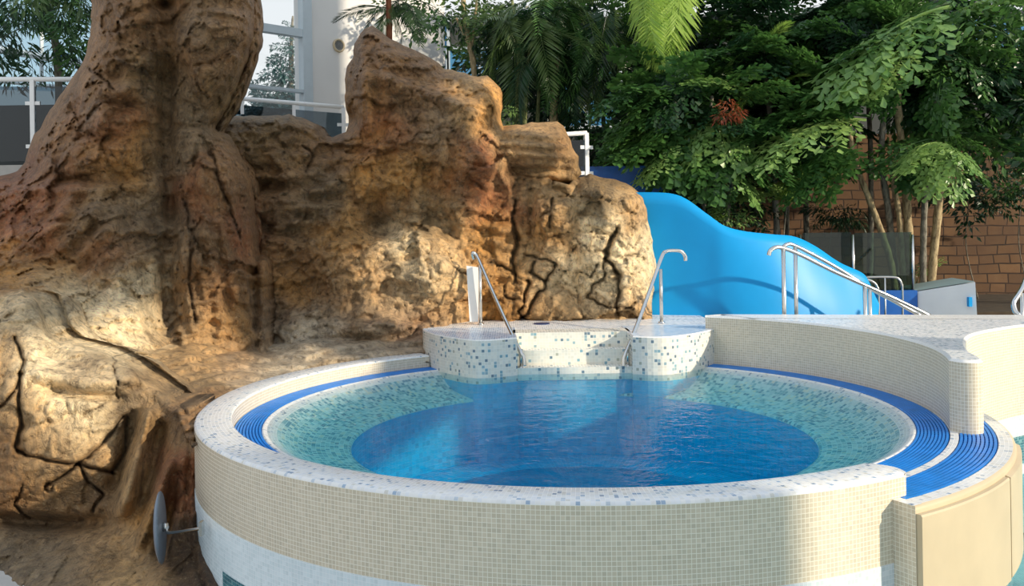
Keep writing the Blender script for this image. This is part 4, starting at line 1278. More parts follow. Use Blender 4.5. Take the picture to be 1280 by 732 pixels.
# terrace balustrade between the rocks
def balustrade(label, p, q, zf, posts, clips, glassm, end_plate=True):
    root = empty('balustrade', drop(p, zf), label, 'balustrade')
    b = MB(); b.tube([p, q], 0.034, 12); b.build('top_rail', M['white_paint'], root, True)
    d = (q - p); d.z = 0; L = d.length; d.normalize()
    for s in posts:
        c = p + (q - p) * s
        b = MB(); b.box(drop(c, (c.z + zf) / 2), (0.06, 0.06, c.z - zf), Matrix.Rotation(math.atan2(d.y, d.x), 3, 'Z'))
        b.box(drop(c, zf + 0.015), (0.14, 0.14, 0.03), Matrix.Rotation(math.atan2(d.y, d.x), 3, 'Z'))
        for zz in (0.22, 0.72): b.box(drop(c, zf + zz * (c.z - zf)), (0.20, 0.03, 0.05), Matrix.Rotation(math.atan2(d.y, d.x), 3, 'Z'))
        b.build('post', M['white_paint'], root)
    for s in clips:
        c = p + (q - p) * s
        b = MB(); b.box(c - Vector((0, 0, 0.12)), (0.05, 0.03, 0.24), Matrix.Rotation(math.atan2(d.y, d.x), 3, 'Z')); b.build('glass_clip', M['white_paint'], root)
    b = MB()
    a, e = p - Vector((0, 0, 0.1)), q - Vector((0, 0, 0.1))
    n = Vector((-d.y, d.x, 0)) * 0.006
    lo = lambda v: drop(v, zf + 0.06)
    for sgn in (1, -1):
        f = [lo(a) + n * sgn, lo(e) + n * sgn, e + n * sgn, a + n * sgn]
        b.face(f if sgn < 0 else f[::-1])
    b.build('glass_panel', glassm, root)
    return root


balustrade('white railed glass balustrade between pinnacle and peak, ending at a post', at(240, 118, 13.6), at(430, 134, 14.2), zt, (0.995,), (0.32, 0.66), M['glass_dark'])
balustrade('white terrace balustrade at the far left with a braced post', at(-60, 99, 12.3), at(130, 99, 12.3), zt, (0.53,), (), M['glass_dark'])
balustrade('small white balustrade corner above the ledge of the rock', at(690, 169, 12.8), at(733, 166, 13.0), 3.0, (0.99,), (), M['glass_dark'])

# dark interior and conservatory glazing at the left
b = MB(); p = at(30, 160, 14.2); b.box((p.x - 0.6, 14.4, zt + 0.5), (4.6, 0.2, 1.25))
tag(b.build('wall_left', M['dark_wall']), 'dark low wall behind the left terrace balustrade', 'wall', kind='structure')
win = empty('window_2', at(20, 100, 15), 'blue tinted glazing behind the foliage at the upper left', 'window'); win['kind'] = 'structure'
b = MB()
for (x0, y0, x1, y1, h) in ((-60, 52, 250, 104, 0.11), (-60, 96, 250, 125, 0.06), (-60, -40, 250, 10, 0.10)):
    b.tube([at(x0, y0, 14.8), at(x1, y1, 15.2)], h * 0.55, 4)
for px in (-50, 52, 150, 245):
    b.tube([at(px, -60, 15.0), at(px, 108, 15.0)], 0.035, 4)
b.build('window_frame', M['grey_frame'], win)
b = MB(); b.face([at(-60, 110, 15.05), at(250, 120, 15.25), at(250, -80, 15.25), at(-60, -80, 15.05)]); b.build('pane', M['glass_blue'], win)
b = MB(); b.box(at(80, 70, 14.6), (0.16, 0.03, 0.08)); b.build('blue_sticker', M['deep_blue'], win)

# grey wall, blue panel behind the rock shoulder
b = MB(); p = at(775, 190, 17.5); b.box((p.x, 17.5, 1.9), (3.6, 0.2, 4.3))
b.box((p.x, 17.38, p.z - 0.05), (3.6, 0.06, 0.04))
tag(b.build('wall_back', M['grey_wall']), 'grey wall behind the palms', 'wall', kind='structure')
b = MB(); b.box((at(778, 230, 13.6).x, 13.6, 1.7 + 0.35), (1.25, 0.08, 2.5)); bp_ = b.build('barrier_panel', M['deep_blue']); bevel(bp_, 0.01)
tag(bp_, 'deep blue barrier panel between the rock shoulder and palms', 'panel')

# stone wall at the right
b = MB()
x0, x1 = at(880, 280, 17.6).x, at(1420, 280, 16.7).x
P = [(x0, 17.6), (x1, 16.7)]
wallstrip(b, P, 0.3, 4.1)
wallstrip(b, [(x1, 17.0), (x0, 17.9)], 0.3, 4.1)
b.face([(x0, 17.6, 4.1), (x1, 16.7, 4.1), (x1, 17.0, 4.1), (x0, 17.9, 4.1)], [(0, 0), (1, 0), (1, .3), (0, .3)])
tag(b.build('wall_right', M['stone']), 'brown stone block wall behind the palms', 'wall', kind='structure')
# rear wall of the hall, coloured dark to stand for shade behind foliage
b = MB(); b.box((8.5, 21.5, 3.6), (27, 0.4, 7.6))
tag(b.build('wall_rear', M['dark_wall']), 'dark rear wall of the hall', 'wall', kind='structure')
for k, (px0, py0, px1, py1) in enumerate(((690, 85, 775, 160), (500, 20, 560, 110), (560, 60, 640, 120), (1170, 20, 1300, 90))):
    b = MB(); p, q = at(px0, py1, 21.2), at(px1, py0, 21.2)
    root = empty('window_%d' % (k + 3), (p.x, 21.2, p.z), 'blue window in the dark rear wall behind the palms', 'window'); root['kind'] = 'structure'
    w_, h_ = q.x - p.x, q.z - p.z
    b.box(((p.x + q.x) / 2, 21.2, (p.z + q.z) / 2), (w_, 0.04, h_)); b.build('pane', M['win_blue'], root)
    b = MB()
    for s in (0, 0.5, 1): b.box((p.x + w_ * s, 21.16, (p.z + q.z) / 2), (0.07, 0.08, h_))
    for s in (0, 1): b.box(((p.x + q.x) / 2, 21.16, p.z + h_ * s), (w_, 0.08, 0.07))
    b.build('window_frame', M['grey_frame'], root)

# planting beds
b = MB(); b.box((9.0, 15.3, 0.7), (17, 3.4, 0.6)); tag(b.build('planting_bed', M['soil']), 'planting bed under the palms', 'soil', kind='structure')
b = MB(); b.box((5, 19, 0.4), (20, 5, 1.0)); tag(b.build('planting_bed', M['soil']), 'rear planting bed', 'soil', kind='structure')

# glass fence
zf = 1.25
gf = empty('glass_fence', at(1066, 390, 13.0), 'smoked glass fence with slim steel posts behind the slide', 'fence')
for px0, px1 in ((1003, 1064), (1068, 1139)):
    p, q = at(px0, 291, 13.0), at(px1, 291.5, 13.0)
    b = MB(); b.box(((p.x + q.x) / 2, 13.0, (p.z + zf) / 2), (q.x - p.x, 0.012, p.z - zf)); b.build('glass_panel', M['glass_smoke'], gf)
for px in (1000, 1066, 1140.5):
    p = at(px, 293, 12.97)
    b = MB(); b.tube([drop(p, zf), p], 0.022, 10); b.build('post', M['steel'], gf, True)

# blue and white pool walls beyond the slide
b = MB()
p, q = at(1075, 364, 12.75), at(1147, 363, 12.75)
b.box(((p.x + q.x) / 2, 12.83, (p.z + 0.6) / 2), (q.x - p.x, 0.14, p.z - 0.6))
bw = b.build('pool_wall', M['deep_blue']); bevel(bw, 0.015)
tag(bw, 'low deep blue wall below the glass fence', 'pool wall')
root = empty('pool_wall', at(1180, 394, 12.6), 'white wedge-shaped wall with a small teal slot by the stone wall', 'pool wall')
A_, B_, = at(1147, 364, 12.8), at(1219, 352.5, 12.35)
A0_, B0_ = drop(A_, 0.6), drop(at(1223, 390, 12.35), 0.6)
th = Vector((0.12, 0.9, 0))
b = MB()
q = [A0_, B0_, B_, A_]; q2 = [v + th for v in q]
b.face(q); b.face(q2[::-1])
for i in range(4): b.face([q[i], q2[i], q2[(i + 1) % 4], q[(i + 1) % 4]])
b.build('body', M['render_white'], root, weld=True)
b = MB(); p = at(1212, 377, 12.36); b.box(p, (0.045, 0.06, 0.13)); b.build('slot', M['slide_blue'], root)
b = MB()
up = Vector((0, 0, 0.012))
b.face([A_ + up, B_ + up, B_ + th + up, A_ + th + up]); b.build('top', M['dark_mosaic'], root)

# ================================================================== PLANTS
def leaf(b, base, d, side, n, L, w, kind):
    """one leaflet; d along, side across, n up"""
    if kind == 'fish':
        t = base + d * L
        b.face([base - side * w * .08, base + side * w * .08, t + side * w * .55 - d * L * .12, t + side * w * .12 - n * L * .05])
        b.face([base - side * w * .08, t + side * w * .12 - n * L * .05, t - side * w * .30 + d * L * .10 - n * L * .08, t - side * w * .55 - d * L * .25])
    else:
        m = base + d * L * .45 - n * L * 0.04
        t = base + d * L - n * L * 0.22
        b.face([base, m + side * w * .5, t, m - side * w * .5])


def fish_frond(seed, dens=1.0, ls=1.0):
    r = random.Random(seed); b = MB()
    axis = [Vector((t, 0, 0.10 * math.sin(t * 2.6) - 0.20 * t * t)) for t in [i / 12 for i in range(13)]]
    b.tube(axis, [0.012 * (1 - i / 15) for i in range(13)], 5)
    k = int(13 * dens)
    for i in range(k):
        t = 0.14 + 0.86 * (i + r.random() * .6) / k
        t = min(t, 0.99)
        j = t * 12; p = axis[int(j)].lerp(axis[min(int(j) + 1, 12)], j - int(j))
        for s in (-1, 1):
            ang = rad(58 - 34 * t + r.uniform(-10, 10))
            d = Vector((math.cos(ang), s * math.sin(ang), r.uniform(-.15, .22))).normalized()
            Ls = 0.40 * math.sin(PI * (0.18 + 0.72 * t)) * r.uniform(.8, 1.15)
            m = max(3, int(Ls / (0.055 * ls)))
            for q in range(m + 1):
                u = (q + .6) / (m + 1)
                pp = p + d * Ls * u - Vector((0, 0, 0.16 * u * u * Ls / .4))
                sd = (1 if q % 2 else -1)
                ld = (d * .75 + d.cross(Vector((0, 0, 1))) * sd * .7 + Vector((0, 0, r.uniform(-.75, .05)))).normalized()
                if q == m: ld = (d + Vector((0, 0, -.3))).normalized()
                n = Vector((r.uniform(-.5, .5), r.uniform(-.5, .5), 1)).normalized()
                sv = ld.cross(n).normalized()
                leaf(b, pp, ld, sv, n, r.uniform(.08, .14) * ls, r.uniform(.05, .09) * ls, 'fish')
    return b.mesh('fishtail_frond')


def feather_frond(seed, droop=0.35, n=34, LL=0.30, w=0.022):
    r = random.Random(seed); b = MB()
    axis = [Vector((t, 0, 0.16 * math.sin(t * PI * .8) - droop * t * t)) for t in [i / 12 for i in range(13)]]
    b.tube(axis, [0.010 * (1 - i / 14) for i in range(13)], 5)
    for i in range(n):
        t = 0.12 + 0.87 * i / (n - 1)
        j = t * 12; p = axis[min(int(j), 12)].lerp(axis[min(int(j) + 1, 12)], j - int(j))
        for s in (-1, 1):
            ang = rad(62 - 34 * t)
            d = Vector((math.cos(ang), s * math.sin(ang), r.uniform(-.30, -.08))).normalized()
            nn = Vector((0, -s * .4, 1)).normalized()
            leaf(b, p, d, d.cross(nn).normalized(), nn, LL * math.sin(PI * (.25 + .65 * t)) * r.uniform(.85, 1.1), w * r.uniform(.8, 1.3), 'blade')
    return b.mesh('palm_frond')


def spray(seed, n=70, L=0.16, w=0.05, hang=0.5):
    """a leafy twig with side twigs"""
    r = random.Random(seed); b = MB()
    axis = [Vector((t, 0.05 * math.sin(5 * t + seed), 0.10 * math.sin(t * 2.5) - 0.22 * t * t)) for t in [i / 8 for i in range(9)]]
    b.tube(axis, [0.010 * (1 - i / 10) for i in range(9)], 5)
    for i in range(n):
        t = r.uniform(.12, 1.0); j = t * 8
        p = axis[min(int(j), 8)].lerp(axis[min(int(j) + 1, 8)], j - int(j))
        o = Vector((r.uniform(-.2, .4), r.uniform(-1, 1), r.uniform(-.6, .6))) * 0.26 * (1.1 - .5 * t)
        d = (o.normalized() + Vector((.4, 0, -hang * r.uniform(.3, 1.6)))).normalized()
        nn = Vector((r.uniform(-.7, .7), r.uniform(-.7, .7), 1)).normalized()
        leaf(b, p + o, d, d.cross(nn).normalized(), nn, L * r.uniform(.7, 1.25), w * r.uniform(.7, 1.2), 'blade')
    return b.mesh('leafy_branch')


_cache = {}


def frond_mesh(kind, var, mat):
    key = (kind, var, mat)
    if key not in _cache:
        if kind == 'fish': me = fish_frond(100 + var)
        elif kind == 'fishL': me = fish_frond(120 + var, 1.45, 0.62)
        elif kind == 'feather': me = feather_frond(200 + var)
        elif kind == 'droop': me = feather_frond(260 + var, 0.75, 30, 0.34, 0.028)
        elif kind == 'narrow': me = spray(300 + var, 80, 0.20, 0.045, 1.0)
        elif kind == 'broad': me = spray(340 + var, 80, 0.13, 0.065, .4)
        elif kind == 'fine': me = spray(380 + var, 150, 0.14, 0.07, .2)
        me.materials.append(M[mat])
        _cache[key] = me
    return _cache[key]


NAMES = {'fishL': 'frond', 'fish': 'frond', 'feather': 'frond', 'droop': 'frond', 'narrow': 'branch', 'broad': 'branch', 'fine': 'branch'}


def add_frond(root, kind, mat, p, q, roll=0.0, width=1.0):
    d = q - p; L = d.length
    x = d.normalized()
    up = Vector((0, 0, 1)) if abs(x.z) < 0.97 else Vector((0, -1, 0))
    y = up.cross(x).normalized(); z = x.cross(y)
    Mx = Matrix((x, y, z)).transposed()
    Mx = Mx @ Matrix.Rotation(roll, 3, 'X')
    if kind == 'fish' and L > 1.15: kind = 'fishL'
    me = frond_mesh(kind, RND.randrange(4), mat)
    o = bpy.data.objects.new(NAMES[kind], me); COL.objects.link(o)
    o.parent = root
    m4 = Matrix.Translation(p - root.location) @ Mx.to_4x4() @ Matrix.Diagonal((L, L * width, L * width, 1))
    o.matrix_local = m4
    return o


def plant(name, label, cat, foot, group=None):
    return empty(name, foot, label, cat, group)


def trunk(root, pts, r0, r1, mat, name='trunk'):
    pp = spline(pts, 6)
    n = len(pp)
    b = MB()
    b.tube(pp, [(r0 + (r1 - r0) * i / (n - 1)) * (1 + 0.10 * math.sin(i * 2.4) + RND.uniform(-.05, .05)) for i in range(n)], 10)
    return b.build(name, M[mat], root, True)


def crown(root, c, n, kind, mats, L, el=(-25, 70), spread=0.25, face=None, width=1.0):
    """fronds radiating from round a centre"""
    for i in range(n):
        az = 2 * PI * (i + RND.random()) / n if face is None else face[0] + RND.uniform(-1, 1) * face[1]
        e = rad(RND.uniform(*el))
        d = Vector((math.cos(az) * math.cos(e), math.sin(az) * math.cos(e), math.sin(e)))
        p = c + Vector((RND.uniform(-1, 1), RND.uniform(-1, 1), RND.uniform(-1, 1))) * spread
        add_frond(root, kind, RND.choice(mats), p, p + d * L * RND.uniform(.75, 1.2), RND.uniform(-.5, .5), width)


ZB = 1.0
DOWN = -PI / 2                                       # azimuth towards the viewer

# ---- main fishtail palm clump on the right
Yp = 14.0
t1 = plant('fishtail_palm', 'large multi-stemmed fishtail palm in front of the stone wall', 'palm', drop(at(1130, 360, Yp), ZB))
for pts, r0, r1, mt in (([(1122, 392), (1114, 330), (1100, 285), (1083, 240), (1068, 200), (1060, 150)], .055, .04, 'bark_pale'),
                        ([(1126, 392), (1118, 330), (1110, 260), (1102, 200), (1104, 140), (1100, 90)], .06, .04, 'bark_grey'),
                        ([(1140, 392), (1137, 320), (1133, 250), (1128, 190), (1122, 120), (1126, 50)], .075, .05, 'bark_pale'),
                        ([(1132, 392), (1128, 330), (1124, 270), (1117, 230), (1112, 190)], .05, .035, 'bark_pale'),
                        ([(1154, 392), (1154, 320), (1156, 250), (1162, 190), (1168, 120)], .055, .04, 'bark_grey'),
                        ([(1162, 392), (1166, 330), (1173, 260), (1178, 200), (1182, 150), (1186, 60)], .07, .045, 'bark_pale')):
    yy = Yp + RND.uniform(-.3, .3)
    trunk(t1, [at(x, y, yy) for x, y in pts], r0, r1, mt)
F1 = [((1188, 8), (1035, 92), 'leaf_lit', 13.3, 12.7), ((1150, 60), (1050, 60), 'leaf_mid', 13.5, 13.0), ((1130, 60), (1085, 105), 'leaf_lit', 13.4, 12.8), ((1150, 70), (1180, 20), 'leaf_mid', 13.5, 13.1),
      ((1082, 150), (955, 180), 'leaf_lit', 13.4, 12.7), ((1075, 160), (985, 135), 'leaf_mid', 13.5, 13.0), ((1060, 175), (985, 235), 'leaf_mid', 13.4, 12.9), ((1075, 130), (1000, 110), 'leaf_mid', 13.6, 13.2), ((1070, 180), (1030, 235), 'leaf_mid', 13.4, 13.0), ((1090, 150), (1120, 100), 'leaf_mid', 13.5, 13.0), ((1100, 120), (1060, 130), 'leaf_mid', 13.4, 12.9),
      ((1172, 178), (1220, 205), 'leaf_lit', 13.4, 12.9), ((1172, 178), (1160, 232), 'leaf_lit', 13.4, 12.9), ((1172, 178), (1128, 200), 'leaf_lit', 13.4, 12.8), ((1172, 178), (1200, 236), 'leaf_lit', 13.4, 12.9), ((1175, 172), (1230, 180), 'leaf_mid', 13.5, 13.2), ((1170, 175), (1135, 225), 'leaf_mid', 13.6, 13.2), ((1172, 165), (1210, 150), 'leaf_mid', 13.6, 13.4),
      ((1185, 60), (1260, 60), 'leaf_mid', 13.8, 13.5), ((1185, 60), (1240, 110), 'leaf_mid', 13.8, 13.3), ((1180, 90), (1170, 150), 'leaf_mid', 13.6, 13.2), ((1186, 20), (1280, -10), 'leaf_lit', 13.7, 13.3), ((1126, 50), (1080, 0), 'leaf_mid', 13.9, 13.6), ((1126, 50), (1140, -30), 'leaf_mid', 13.9, 13.6), ((1100, 90), (1030, 20), 'leaf_mid', 14.0, 13.7), ((1060, 150), (1000, 60), 'leaf_mid', 13.9, 13.6)]
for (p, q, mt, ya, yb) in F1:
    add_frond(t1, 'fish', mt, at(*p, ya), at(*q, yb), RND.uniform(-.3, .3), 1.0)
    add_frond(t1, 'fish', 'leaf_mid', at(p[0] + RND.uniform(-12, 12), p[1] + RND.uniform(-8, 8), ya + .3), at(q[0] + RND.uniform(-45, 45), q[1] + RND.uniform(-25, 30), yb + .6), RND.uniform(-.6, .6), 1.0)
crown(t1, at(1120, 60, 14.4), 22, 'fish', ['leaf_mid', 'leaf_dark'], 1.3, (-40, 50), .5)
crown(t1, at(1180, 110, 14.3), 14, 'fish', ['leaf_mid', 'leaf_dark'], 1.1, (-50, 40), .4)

# ---- fishtail palm in the middle
t2 = plant('fishtail_palm', 'bushy fishtail palm behind the blue slide', 'palm', drop(at(850, 300, 13.6), ZB))
for pts in ([(858, 330), (852, 250), (846, 180), (842, 110)], [(876, 330), (880, 250), (884, 180), (890, 120)], [(905, 330), (910, 260), (918, 200), (926, 140)]):
    trunk(t2, [at(x, y, 13.7) for x, y in pts], .04, .03, 'bark_grey')
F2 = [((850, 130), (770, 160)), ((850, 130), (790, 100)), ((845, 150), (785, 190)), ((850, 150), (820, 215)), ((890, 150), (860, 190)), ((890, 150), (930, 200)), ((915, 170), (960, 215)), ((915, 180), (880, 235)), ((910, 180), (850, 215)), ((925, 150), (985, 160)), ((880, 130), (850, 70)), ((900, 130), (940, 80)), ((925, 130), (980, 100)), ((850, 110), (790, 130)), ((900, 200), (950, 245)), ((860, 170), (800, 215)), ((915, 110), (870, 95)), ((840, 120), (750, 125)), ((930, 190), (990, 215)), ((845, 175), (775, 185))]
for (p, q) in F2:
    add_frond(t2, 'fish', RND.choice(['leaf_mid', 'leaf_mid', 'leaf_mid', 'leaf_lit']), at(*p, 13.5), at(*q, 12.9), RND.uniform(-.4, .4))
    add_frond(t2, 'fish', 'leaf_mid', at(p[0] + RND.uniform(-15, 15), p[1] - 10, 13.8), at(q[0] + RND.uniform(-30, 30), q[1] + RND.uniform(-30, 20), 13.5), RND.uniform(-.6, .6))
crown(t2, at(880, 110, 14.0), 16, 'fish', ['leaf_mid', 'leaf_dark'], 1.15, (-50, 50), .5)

# ---- slender palm with the ringed grey stem
t3 = plant('slender_palm', 'slender palm with a thin ringed grey stem above the slide', 'palm', drop(at(973, 300, 14.2), ZB))
trunk(t3, [at(974, 392, 14.2), at(971, 290, 14.2), at(967, 220, 14.2), at(962, 140, 14.2), at(955, 60, 14.2)], .055, .04, 'bark_grey')
for p, q in (((962, 130), (930, 95)), ((962, 120), (1000, 85)), ((960, 110), (915, 130)), ((958, 90), (1010, 130)), ((956, 70), (920, 30)), ((956, 70), (985, 20)), ((956, 70), (1010, 55)), ((956, 70), (905, 70))):
    add_frond(t3, 'feather', RND.choice(['leaf_lime', 'leaf_lit', 'leaf_mid']), at(*p, 14.1), at(*q, 13.6), RND.uniform(-.6, .6))
crown(t3, at(955, 60, 14.3), 12, 'fish', ['leaf_mid', 'leaf_dark'], 1.0, (-40, 50), .3)

# ---- bright feather palm at the top
t4 = plant('feather_palm', 'feather palm with bright lime fronds hanging at the top', 'palm', drop(at(830, 300, 15.2), ZB))
trunk(t4, [at(832, 392, 15.2), at(830, 200, 15.2), at(832, 60, 15.2), at(835, -60, 15.2)], .07, .06, 'bark_grey')
for p, q in (((822, -70), (800, 70)), ((826, -70), (826, 62)), ((832, -70), (858, 55)), ((828, -60), (845, 66)), ((820, -60), (812, 40))):
    add_frond(t4, 'feather', 'leaf_lime', at(*p, 13.6), at(*q, 13.2), RND.uniform(-.3, .3), 1.15)
crown(t4, at(835, -80, 15.1), 9, 'droop', ['leaf_mid'], 1.6, (0, 50), .2)

# ---- bamboo palm clump behind the peak
t5 = plant('bamboo_palm', 'tall clump of bamboo palm with pale canes behind the peak', 'palm', drop(at(670, 200, 15.0), ZB))
for pts, r0, mt in (([(652, 300), (655, 150), (660, 90), (668, 20)], .05, 'bark_green'), ([(690, 300), (692, 150), (696, 80), (702, 10)], .075, 'bark_pale'), ([(668, 300), (672, 150), (676, 90), (684, 30)], .035, 'bark_green'), ([(640, 300), (645, 150), (648, 60), (640, 0)], .035, 'bark_green')):
    trunk(t5, [at(x, y, 15.0 + RND.uniform(-.2, .2)) for x, y in pts], r0, r0 * .7, mt)
for cx_, cy_, n in ((640, 20, 14), (690, 15, 16), (735, 30, 14), (665, 50, 10), (720, 60, 9), (760, 10, 9)):
    crown(t5, at(cx_, cy_, 14.9), n, 'droop', ['leaf_dark', 'leaf_mid', 'leaf_olive'], 1.05, (-75, 30), .35)

# ---- pale-trunked young tree
t6 = plant('young_tree', 'young tree with a forked pale trunk beyond the peak', 'tree', drop(at(592, 200, 15.2), ZB))
trunk(t6, [at(600, 300, 15.2), at(594, 110, 15.2), at(587, 55, 15.2), at(580, 15, 15.2), at(578, -40, 15.2)], .055, .04, 'bark_pale')
trunk(t6, [at(587, 58, 15.2), at(580, 42, 15.2), at(570, 22, 15.2)], .03, .02, 'bark_pale', 'branch')
trunk(t6, [at(589, 60, 15.2), at(592, 40, 15.2), at(596, 0, 15.2)], .028, .02, 'bark_pale', 'branch')
for cx_, cy_, n in ((560, 20, 9), (600, 10, 10), (615, 60, 8)):
    crown(t6, at(cx_, cy_, 15.4), n, 'broad', ['leaf_olive', 'leaf_mid', 'leaf_dark'], .85, (-50, 50), .3)

# ---- red-stemmed palm with dark fronds at the peak
t7 = plant('red_stem_palm', 'dark palm with a reddish stem rising behind the peak', 'palm', drop(at(487, 150, 13.2), 3.3))
trunk(t7, [at(490, 150, 13.2), at(487, 60, 13.2), at(486, 10, 13.2), at(484, -30, 13.2)], .05, .04, 'bark_red')
for p, q in (((484, 10), (420, 16)), ((484, -5), (440, -30)), ((484, 5), (535, 30)), ((484, 0), (515, 5)), ((484, 15), (468, 42)), ((484, 10), (508, 50)), ((484, -10), (540, -10)), ((486, 5), (500, 40))):
    add_frond(t7, 'feather', RND.choice(['leaf_dark', 'leaf_dark', 'leaf_olive']), at(*p, 13.2), at(*q, 12.9 + RND.random() * .5), RND.uniform(-.5, .5), .8)
crown(t7, at(505, 0, 13.4), 8, 'feather', ['leaf_dark', 'leaf_olive'], .8, (-40, 40), .15)

# ---- hanging foliage in the upper left
t8 = plant('weeping_tree', 'tree with narrow hanging leaves at the upper left', 'tree', drop(at(60, 200, 12.9), zt))
trunk(t8, [drop(at(75, 200, 13.0), zt), at(72, 80, 13.0), at(60, 10, 13.0), at(40, -60, 13.0)], .06, .04, 'bark_grey')
for cx_, cy_, n, mt in ((10, -10, 5, ['leaf_dark', 'leaf_mid']), (55, -15, 7, ['leaf_mid', 'leaf_dark', 'leaf_olive']), (95, -15, 6, ['leaf_mid', 'leaf_dark']), (70, 20, 5, ['leaf_dark', 'leaf_mid']), (98, 40, 3, ['leaf_dark', 'leaf_mid']), (10, 45, 3, ['leaf_dark'])):
    crown(t8, at(cx_, cy_, 12.7), n, 'narrow', mt, .75, (-85, -10), .22)

# ---- conifer outside the window
p = at(362, 110, 20)
t9 = plant('conifer', 'blue green conifer seen through the tall window', 'tree', drop(p, zt))
b = MB(); b.box((-7.5, 20.0, zt / 2 - .3), (14, 3.2, zt + .6)); tag(b.build('outside_ground', M['soil']), 'ground outside the tall window', 'ground', kind='structure')
trunk(t9, [drop(p, zt), at(364, 70, 20), at(366, 20, 20)], .08, .02, 'bark_grey')
for i in range(34):
    h = i / 33; c = at(364, 150 - 118 * h, 20)
    az = i * 2.4; L = 1.05 * (1 - h) + .2
    add_frond(t9, 'fine', 'leaf_conifer', c, c + Vector((math.cos(az) * L, math.sin(az) * L, -.12 * L + .1)))
t9b = plant('hedge', 'low blue green hedge outside the tall window', 'hedge', drop(at(330, 165, 19), zt))
for cx_ in (270, 310, 350, 390):
    crown(t9b, at(cx_, 158, 19), 7, 'fine', ['leaf_conifer'], .7, (-5, 80), .3)

# ---- dark evergreens filling the back
fill = [('broadleaf_tree', 'dark broadleaf tree behind the bamboo palm clump', (672, 80, 17.2), 1.5, 26, 'broad', ['leaf_dark']),
        ('broadleaf_tree', 'dark broadleaf tree left of the lime palm fronds', (750, 80, 17.2), 1.6, 26, 'broad', ['leaf_dark', 'leaf_mid']),
        ('broadleaf_tree', 'dark green tree behind the middle fishtail palm', (860, 60, 17.0), 1.7, 28, 'broad', ['leaf_dark', 'leaf_mid']),
        ('broadleaf_tree', 'deep green tree behind the slender palm', (975, 50, 15.8), 1.6, 28, 'fish', ['leaf_dark', 'leaf_mid']),
        ('broadleaf_tree', 'tall dark tree behind the main palm clump', (1080, 30, 15.6), 1.6, 30, 'fish', ['leaf_dark', 'leaf_mid']),
        ('broadleaf_tree', 'spreading dark tree at the upper right corner', (1225, 60, 15.0), 1.6, 34, 'broad', ['leaf_dark', 'leaf_mid']),
        ('broadleaf_tree', 'leafy dark tree overhanging the stone wall at the right', (1255, 130, 14.8), 1.1, 28, 'broad', ['leaf_dark', 'leaf_mid']),
        ('evergreen_shrub', 'dark shrub under the middle fishtail palm', (800, 190, 15.0), 1.0, 22, 'broad', ['leaf_dark', 'leaf_mid']),
        ('evergreen_shrub', 'dark shrub behind the top of the blue slide', (900, 215, 14.8), 1.0, 22, 'broad', ['leaf_dark']),
        ('evergreen_shrub', 'dark shrub against the stone wall behind the slender stem', (1000, 150, 15.0), 1.0, 24, 'fish', ['leaf_dark', 'leaf_mid'])]
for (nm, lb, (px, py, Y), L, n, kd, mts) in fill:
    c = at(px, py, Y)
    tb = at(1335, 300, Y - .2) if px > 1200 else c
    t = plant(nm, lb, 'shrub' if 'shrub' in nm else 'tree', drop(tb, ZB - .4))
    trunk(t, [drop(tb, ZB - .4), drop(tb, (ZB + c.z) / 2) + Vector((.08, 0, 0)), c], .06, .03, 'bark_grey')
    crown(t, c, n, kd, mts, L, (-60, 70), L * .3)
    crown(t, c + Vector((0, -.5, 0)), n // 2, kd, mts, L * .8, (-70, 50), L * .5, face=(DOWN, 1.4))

# ---- low plants
def low(name, label, px, py, Y, n, kd, mts, L, el=(-10, 75), sp=.15, zf_=ZB):
    c = at(px, py, Y)
    t = plant(name, label, 'shrub', drop(c, zf_))
    trunk(t, [drop(c, zf_) + Vector((.12, 0, 0)), drop(c, (zf_ + c.z) / 2) - Vector((.08, 0, 0)), c], .011, .007, 'bark_grey', 'stem')
    crown(t, c, n, kd, mts, L, el, sp)
    return t


low('leafy_shrub', 'yellow green shrub just above the curve of the slide', 905, 272, 13.3, 9, 'broad', ['leaf_lime', 'leaf_lit'], .42)
low('leafy_shrub', 'bright leafy shrub around the thin grey stem', 985, 245, 13.7, 12, 'fish', ['leaf_lit', 'leaf_lime'], .55, (-30, 50), .25)
low('leafy_shrub', 'small green shrub at the foot of the palm clump', 1148, 350, 14.3, 7, 'broad', ['leaf_mid', 'leaf_lit'], .3)
low('leafy_shrub', 'pale leafed shrub between peak and ledge block', 630, 150, 13.2, 6, 'broad', ['leaf_lit', 'leaf_olive'], .3)
low('climbing_shrub', 'dark creeper on the stone wall right of the palm', 1212, 240, 15.9, 14, 'broad', ['leaf_dark'], .75, (-40, 40), .35)
low('climbing_shrub', 'dark creeper at the right end of the stone wall', 1278, 235, 15.7, 14, 'broad', ['leaf_dark', 'leaf_mid'], .8, (-40, 40), .35)
low('climbing_shrub', 'dark fern low against the stone wall', 1042, 270, 14.6, 9, 'narrow', ['leaf_dark'], .5, (-10, 60), .1)
for q in ((905, 122), (925, 135), (900, 142)):
    add_frond(t2, 'narrow', 'leaf_red', at(918, 150, 12.95), at(*q, 12.6))['label'] = 'dried red frond'
low('weeping_shrub', 'small weeping shrub left of the slender stem', 925, 255, 14.4, 9, 'broad', ['leaf_dark', 'leaf_mid'], .6)

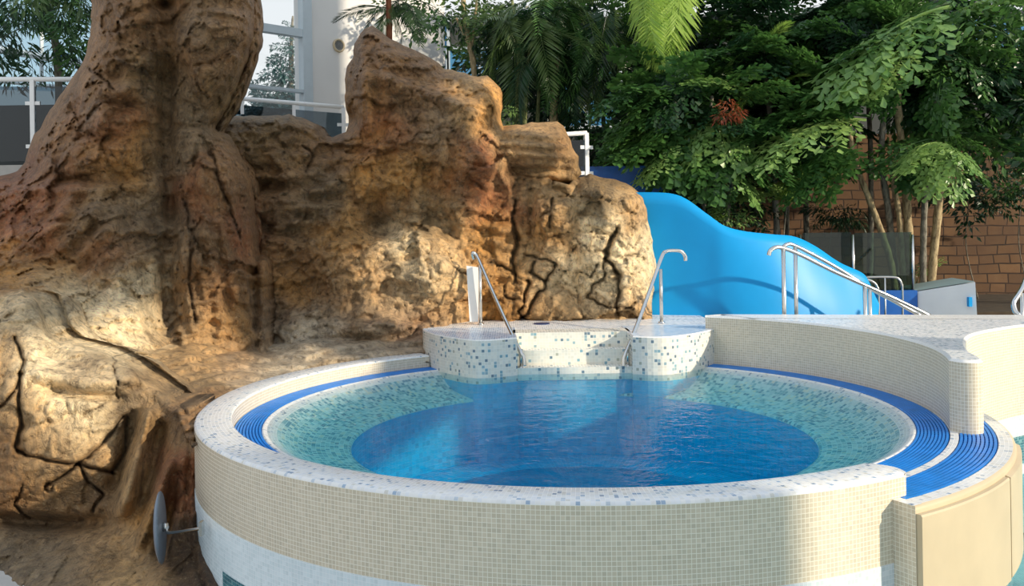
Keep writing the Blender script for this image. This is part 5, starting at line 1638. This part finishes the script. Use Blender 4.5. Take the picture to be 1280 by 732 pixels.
# ================================================================== LIGHT
w = bpy.data.worlds.new('sky'); S.world = w; w.use_nodes = True
nt = w.node_tree; nt.nodes.clear()
wo_ = nt.nodes.new('ShaderNodeOutputWorld'); bg = nt.nodes.new('ShaderNodeBackground')
tc = nt.nodes.new('ShaderNodeTexCoord'); sep = nt.nodes.new('ShaderNodeSeparateXYZ'); cr_ = nt.nodes.new('ShaderNodeValToRGB')
nt.links.new(tc.outputs['Generated'], sep.inputs[0]); nt.links.new(sep.outputs[2], cr_.inputs[0])
e = cr_.color_ramp.elements
e[0].position = 0.0; e[0].color = (0.90, 0.89, 0.86, 1); e[1].position = 0.9; e[1].color = (0.62, 0.74, 0.90, 1)
nt.links.new(cr_.outputs[0], bg.inputs[0]); bg.inputs[1].default_value = 1.1
nt.links.new(bg.outputs[0], wo_.inputs[0])

GOBO = [(-6, 0.12, 0, 12), (0.12, 3.5, 6.62, 12), (0.12, 0.85, 0, 5.0), (0.85, 3.5, 4.15, 4.75), (3.5, 4.25, 5.5, 12), (3.5, 4.25, 4.15, 4.8), (4.25, 5.0, 0, 12), (5.0, 6.4, 6.3, 12), (6.4, 9.5, 8.0, 12), (6.85, 7.11, 4.3, 8)]
sun_d = bpy.data.lights.new('sun', 'SUN'); sun_d.energy = 5.0; sun_d.angle = rad(1.2); sun_d.color = (1.0, 0.86, 0.66)
sun = bpy.data.objects.new('sun', sun_d); COL.objects.link(sun)
SUN = Vector((-0.82, 0.45, -0.34)).normalized()
sun.rotation_euler = SUN.to_track_quat('-Z', 'Y').to_euler()
sun.location = (9, 0, 9)

# unseen blockers, added so the sun falls in patches on the rocks
XG = 8.0


def blocker(y0, y1, z0, z1):
    b = MB(); b.box((XG + 0.12, (y0 + y1) / 2, (z0 + z1) / 2), (0.24, y1 - y0, z1 - z0)); return b


def add_blocker(y0, y1, z0, z1):
    tag(blocker(y0, y1, z0, z1).build('sun_blocker', M['wall_white']), 'white pier added out of view to cut the sunlight', 'wall', kind='structure')


for g in GOBO: add_blocker(*g)

# added fill lights, hidden by the near rim, to brighten the blue basin
for k, a in enumerate((-100, -80)):
    ld = bpy.data.lights.new('basin_fill_light', 'AREA'); ld.shape = 'DISK'; ld.size = 0.22; ld.energy = 4.0; ld.color = (0.92, 0.98, 1.0)
    lo = bpy.data.objects.new('basin_fill_light', ld); COL.objects.link(lo)
    x, y = circ(R_B - 0.08, rad(a))
    lo.location = (x, y, Z_WAT - 0.45)
    d = Vector((C2[0] - x, C2[1] - y, -0.35)).normalized()
    lo.rotation_euler = d.to_track_quat('-Z', 'Y').to_euler()
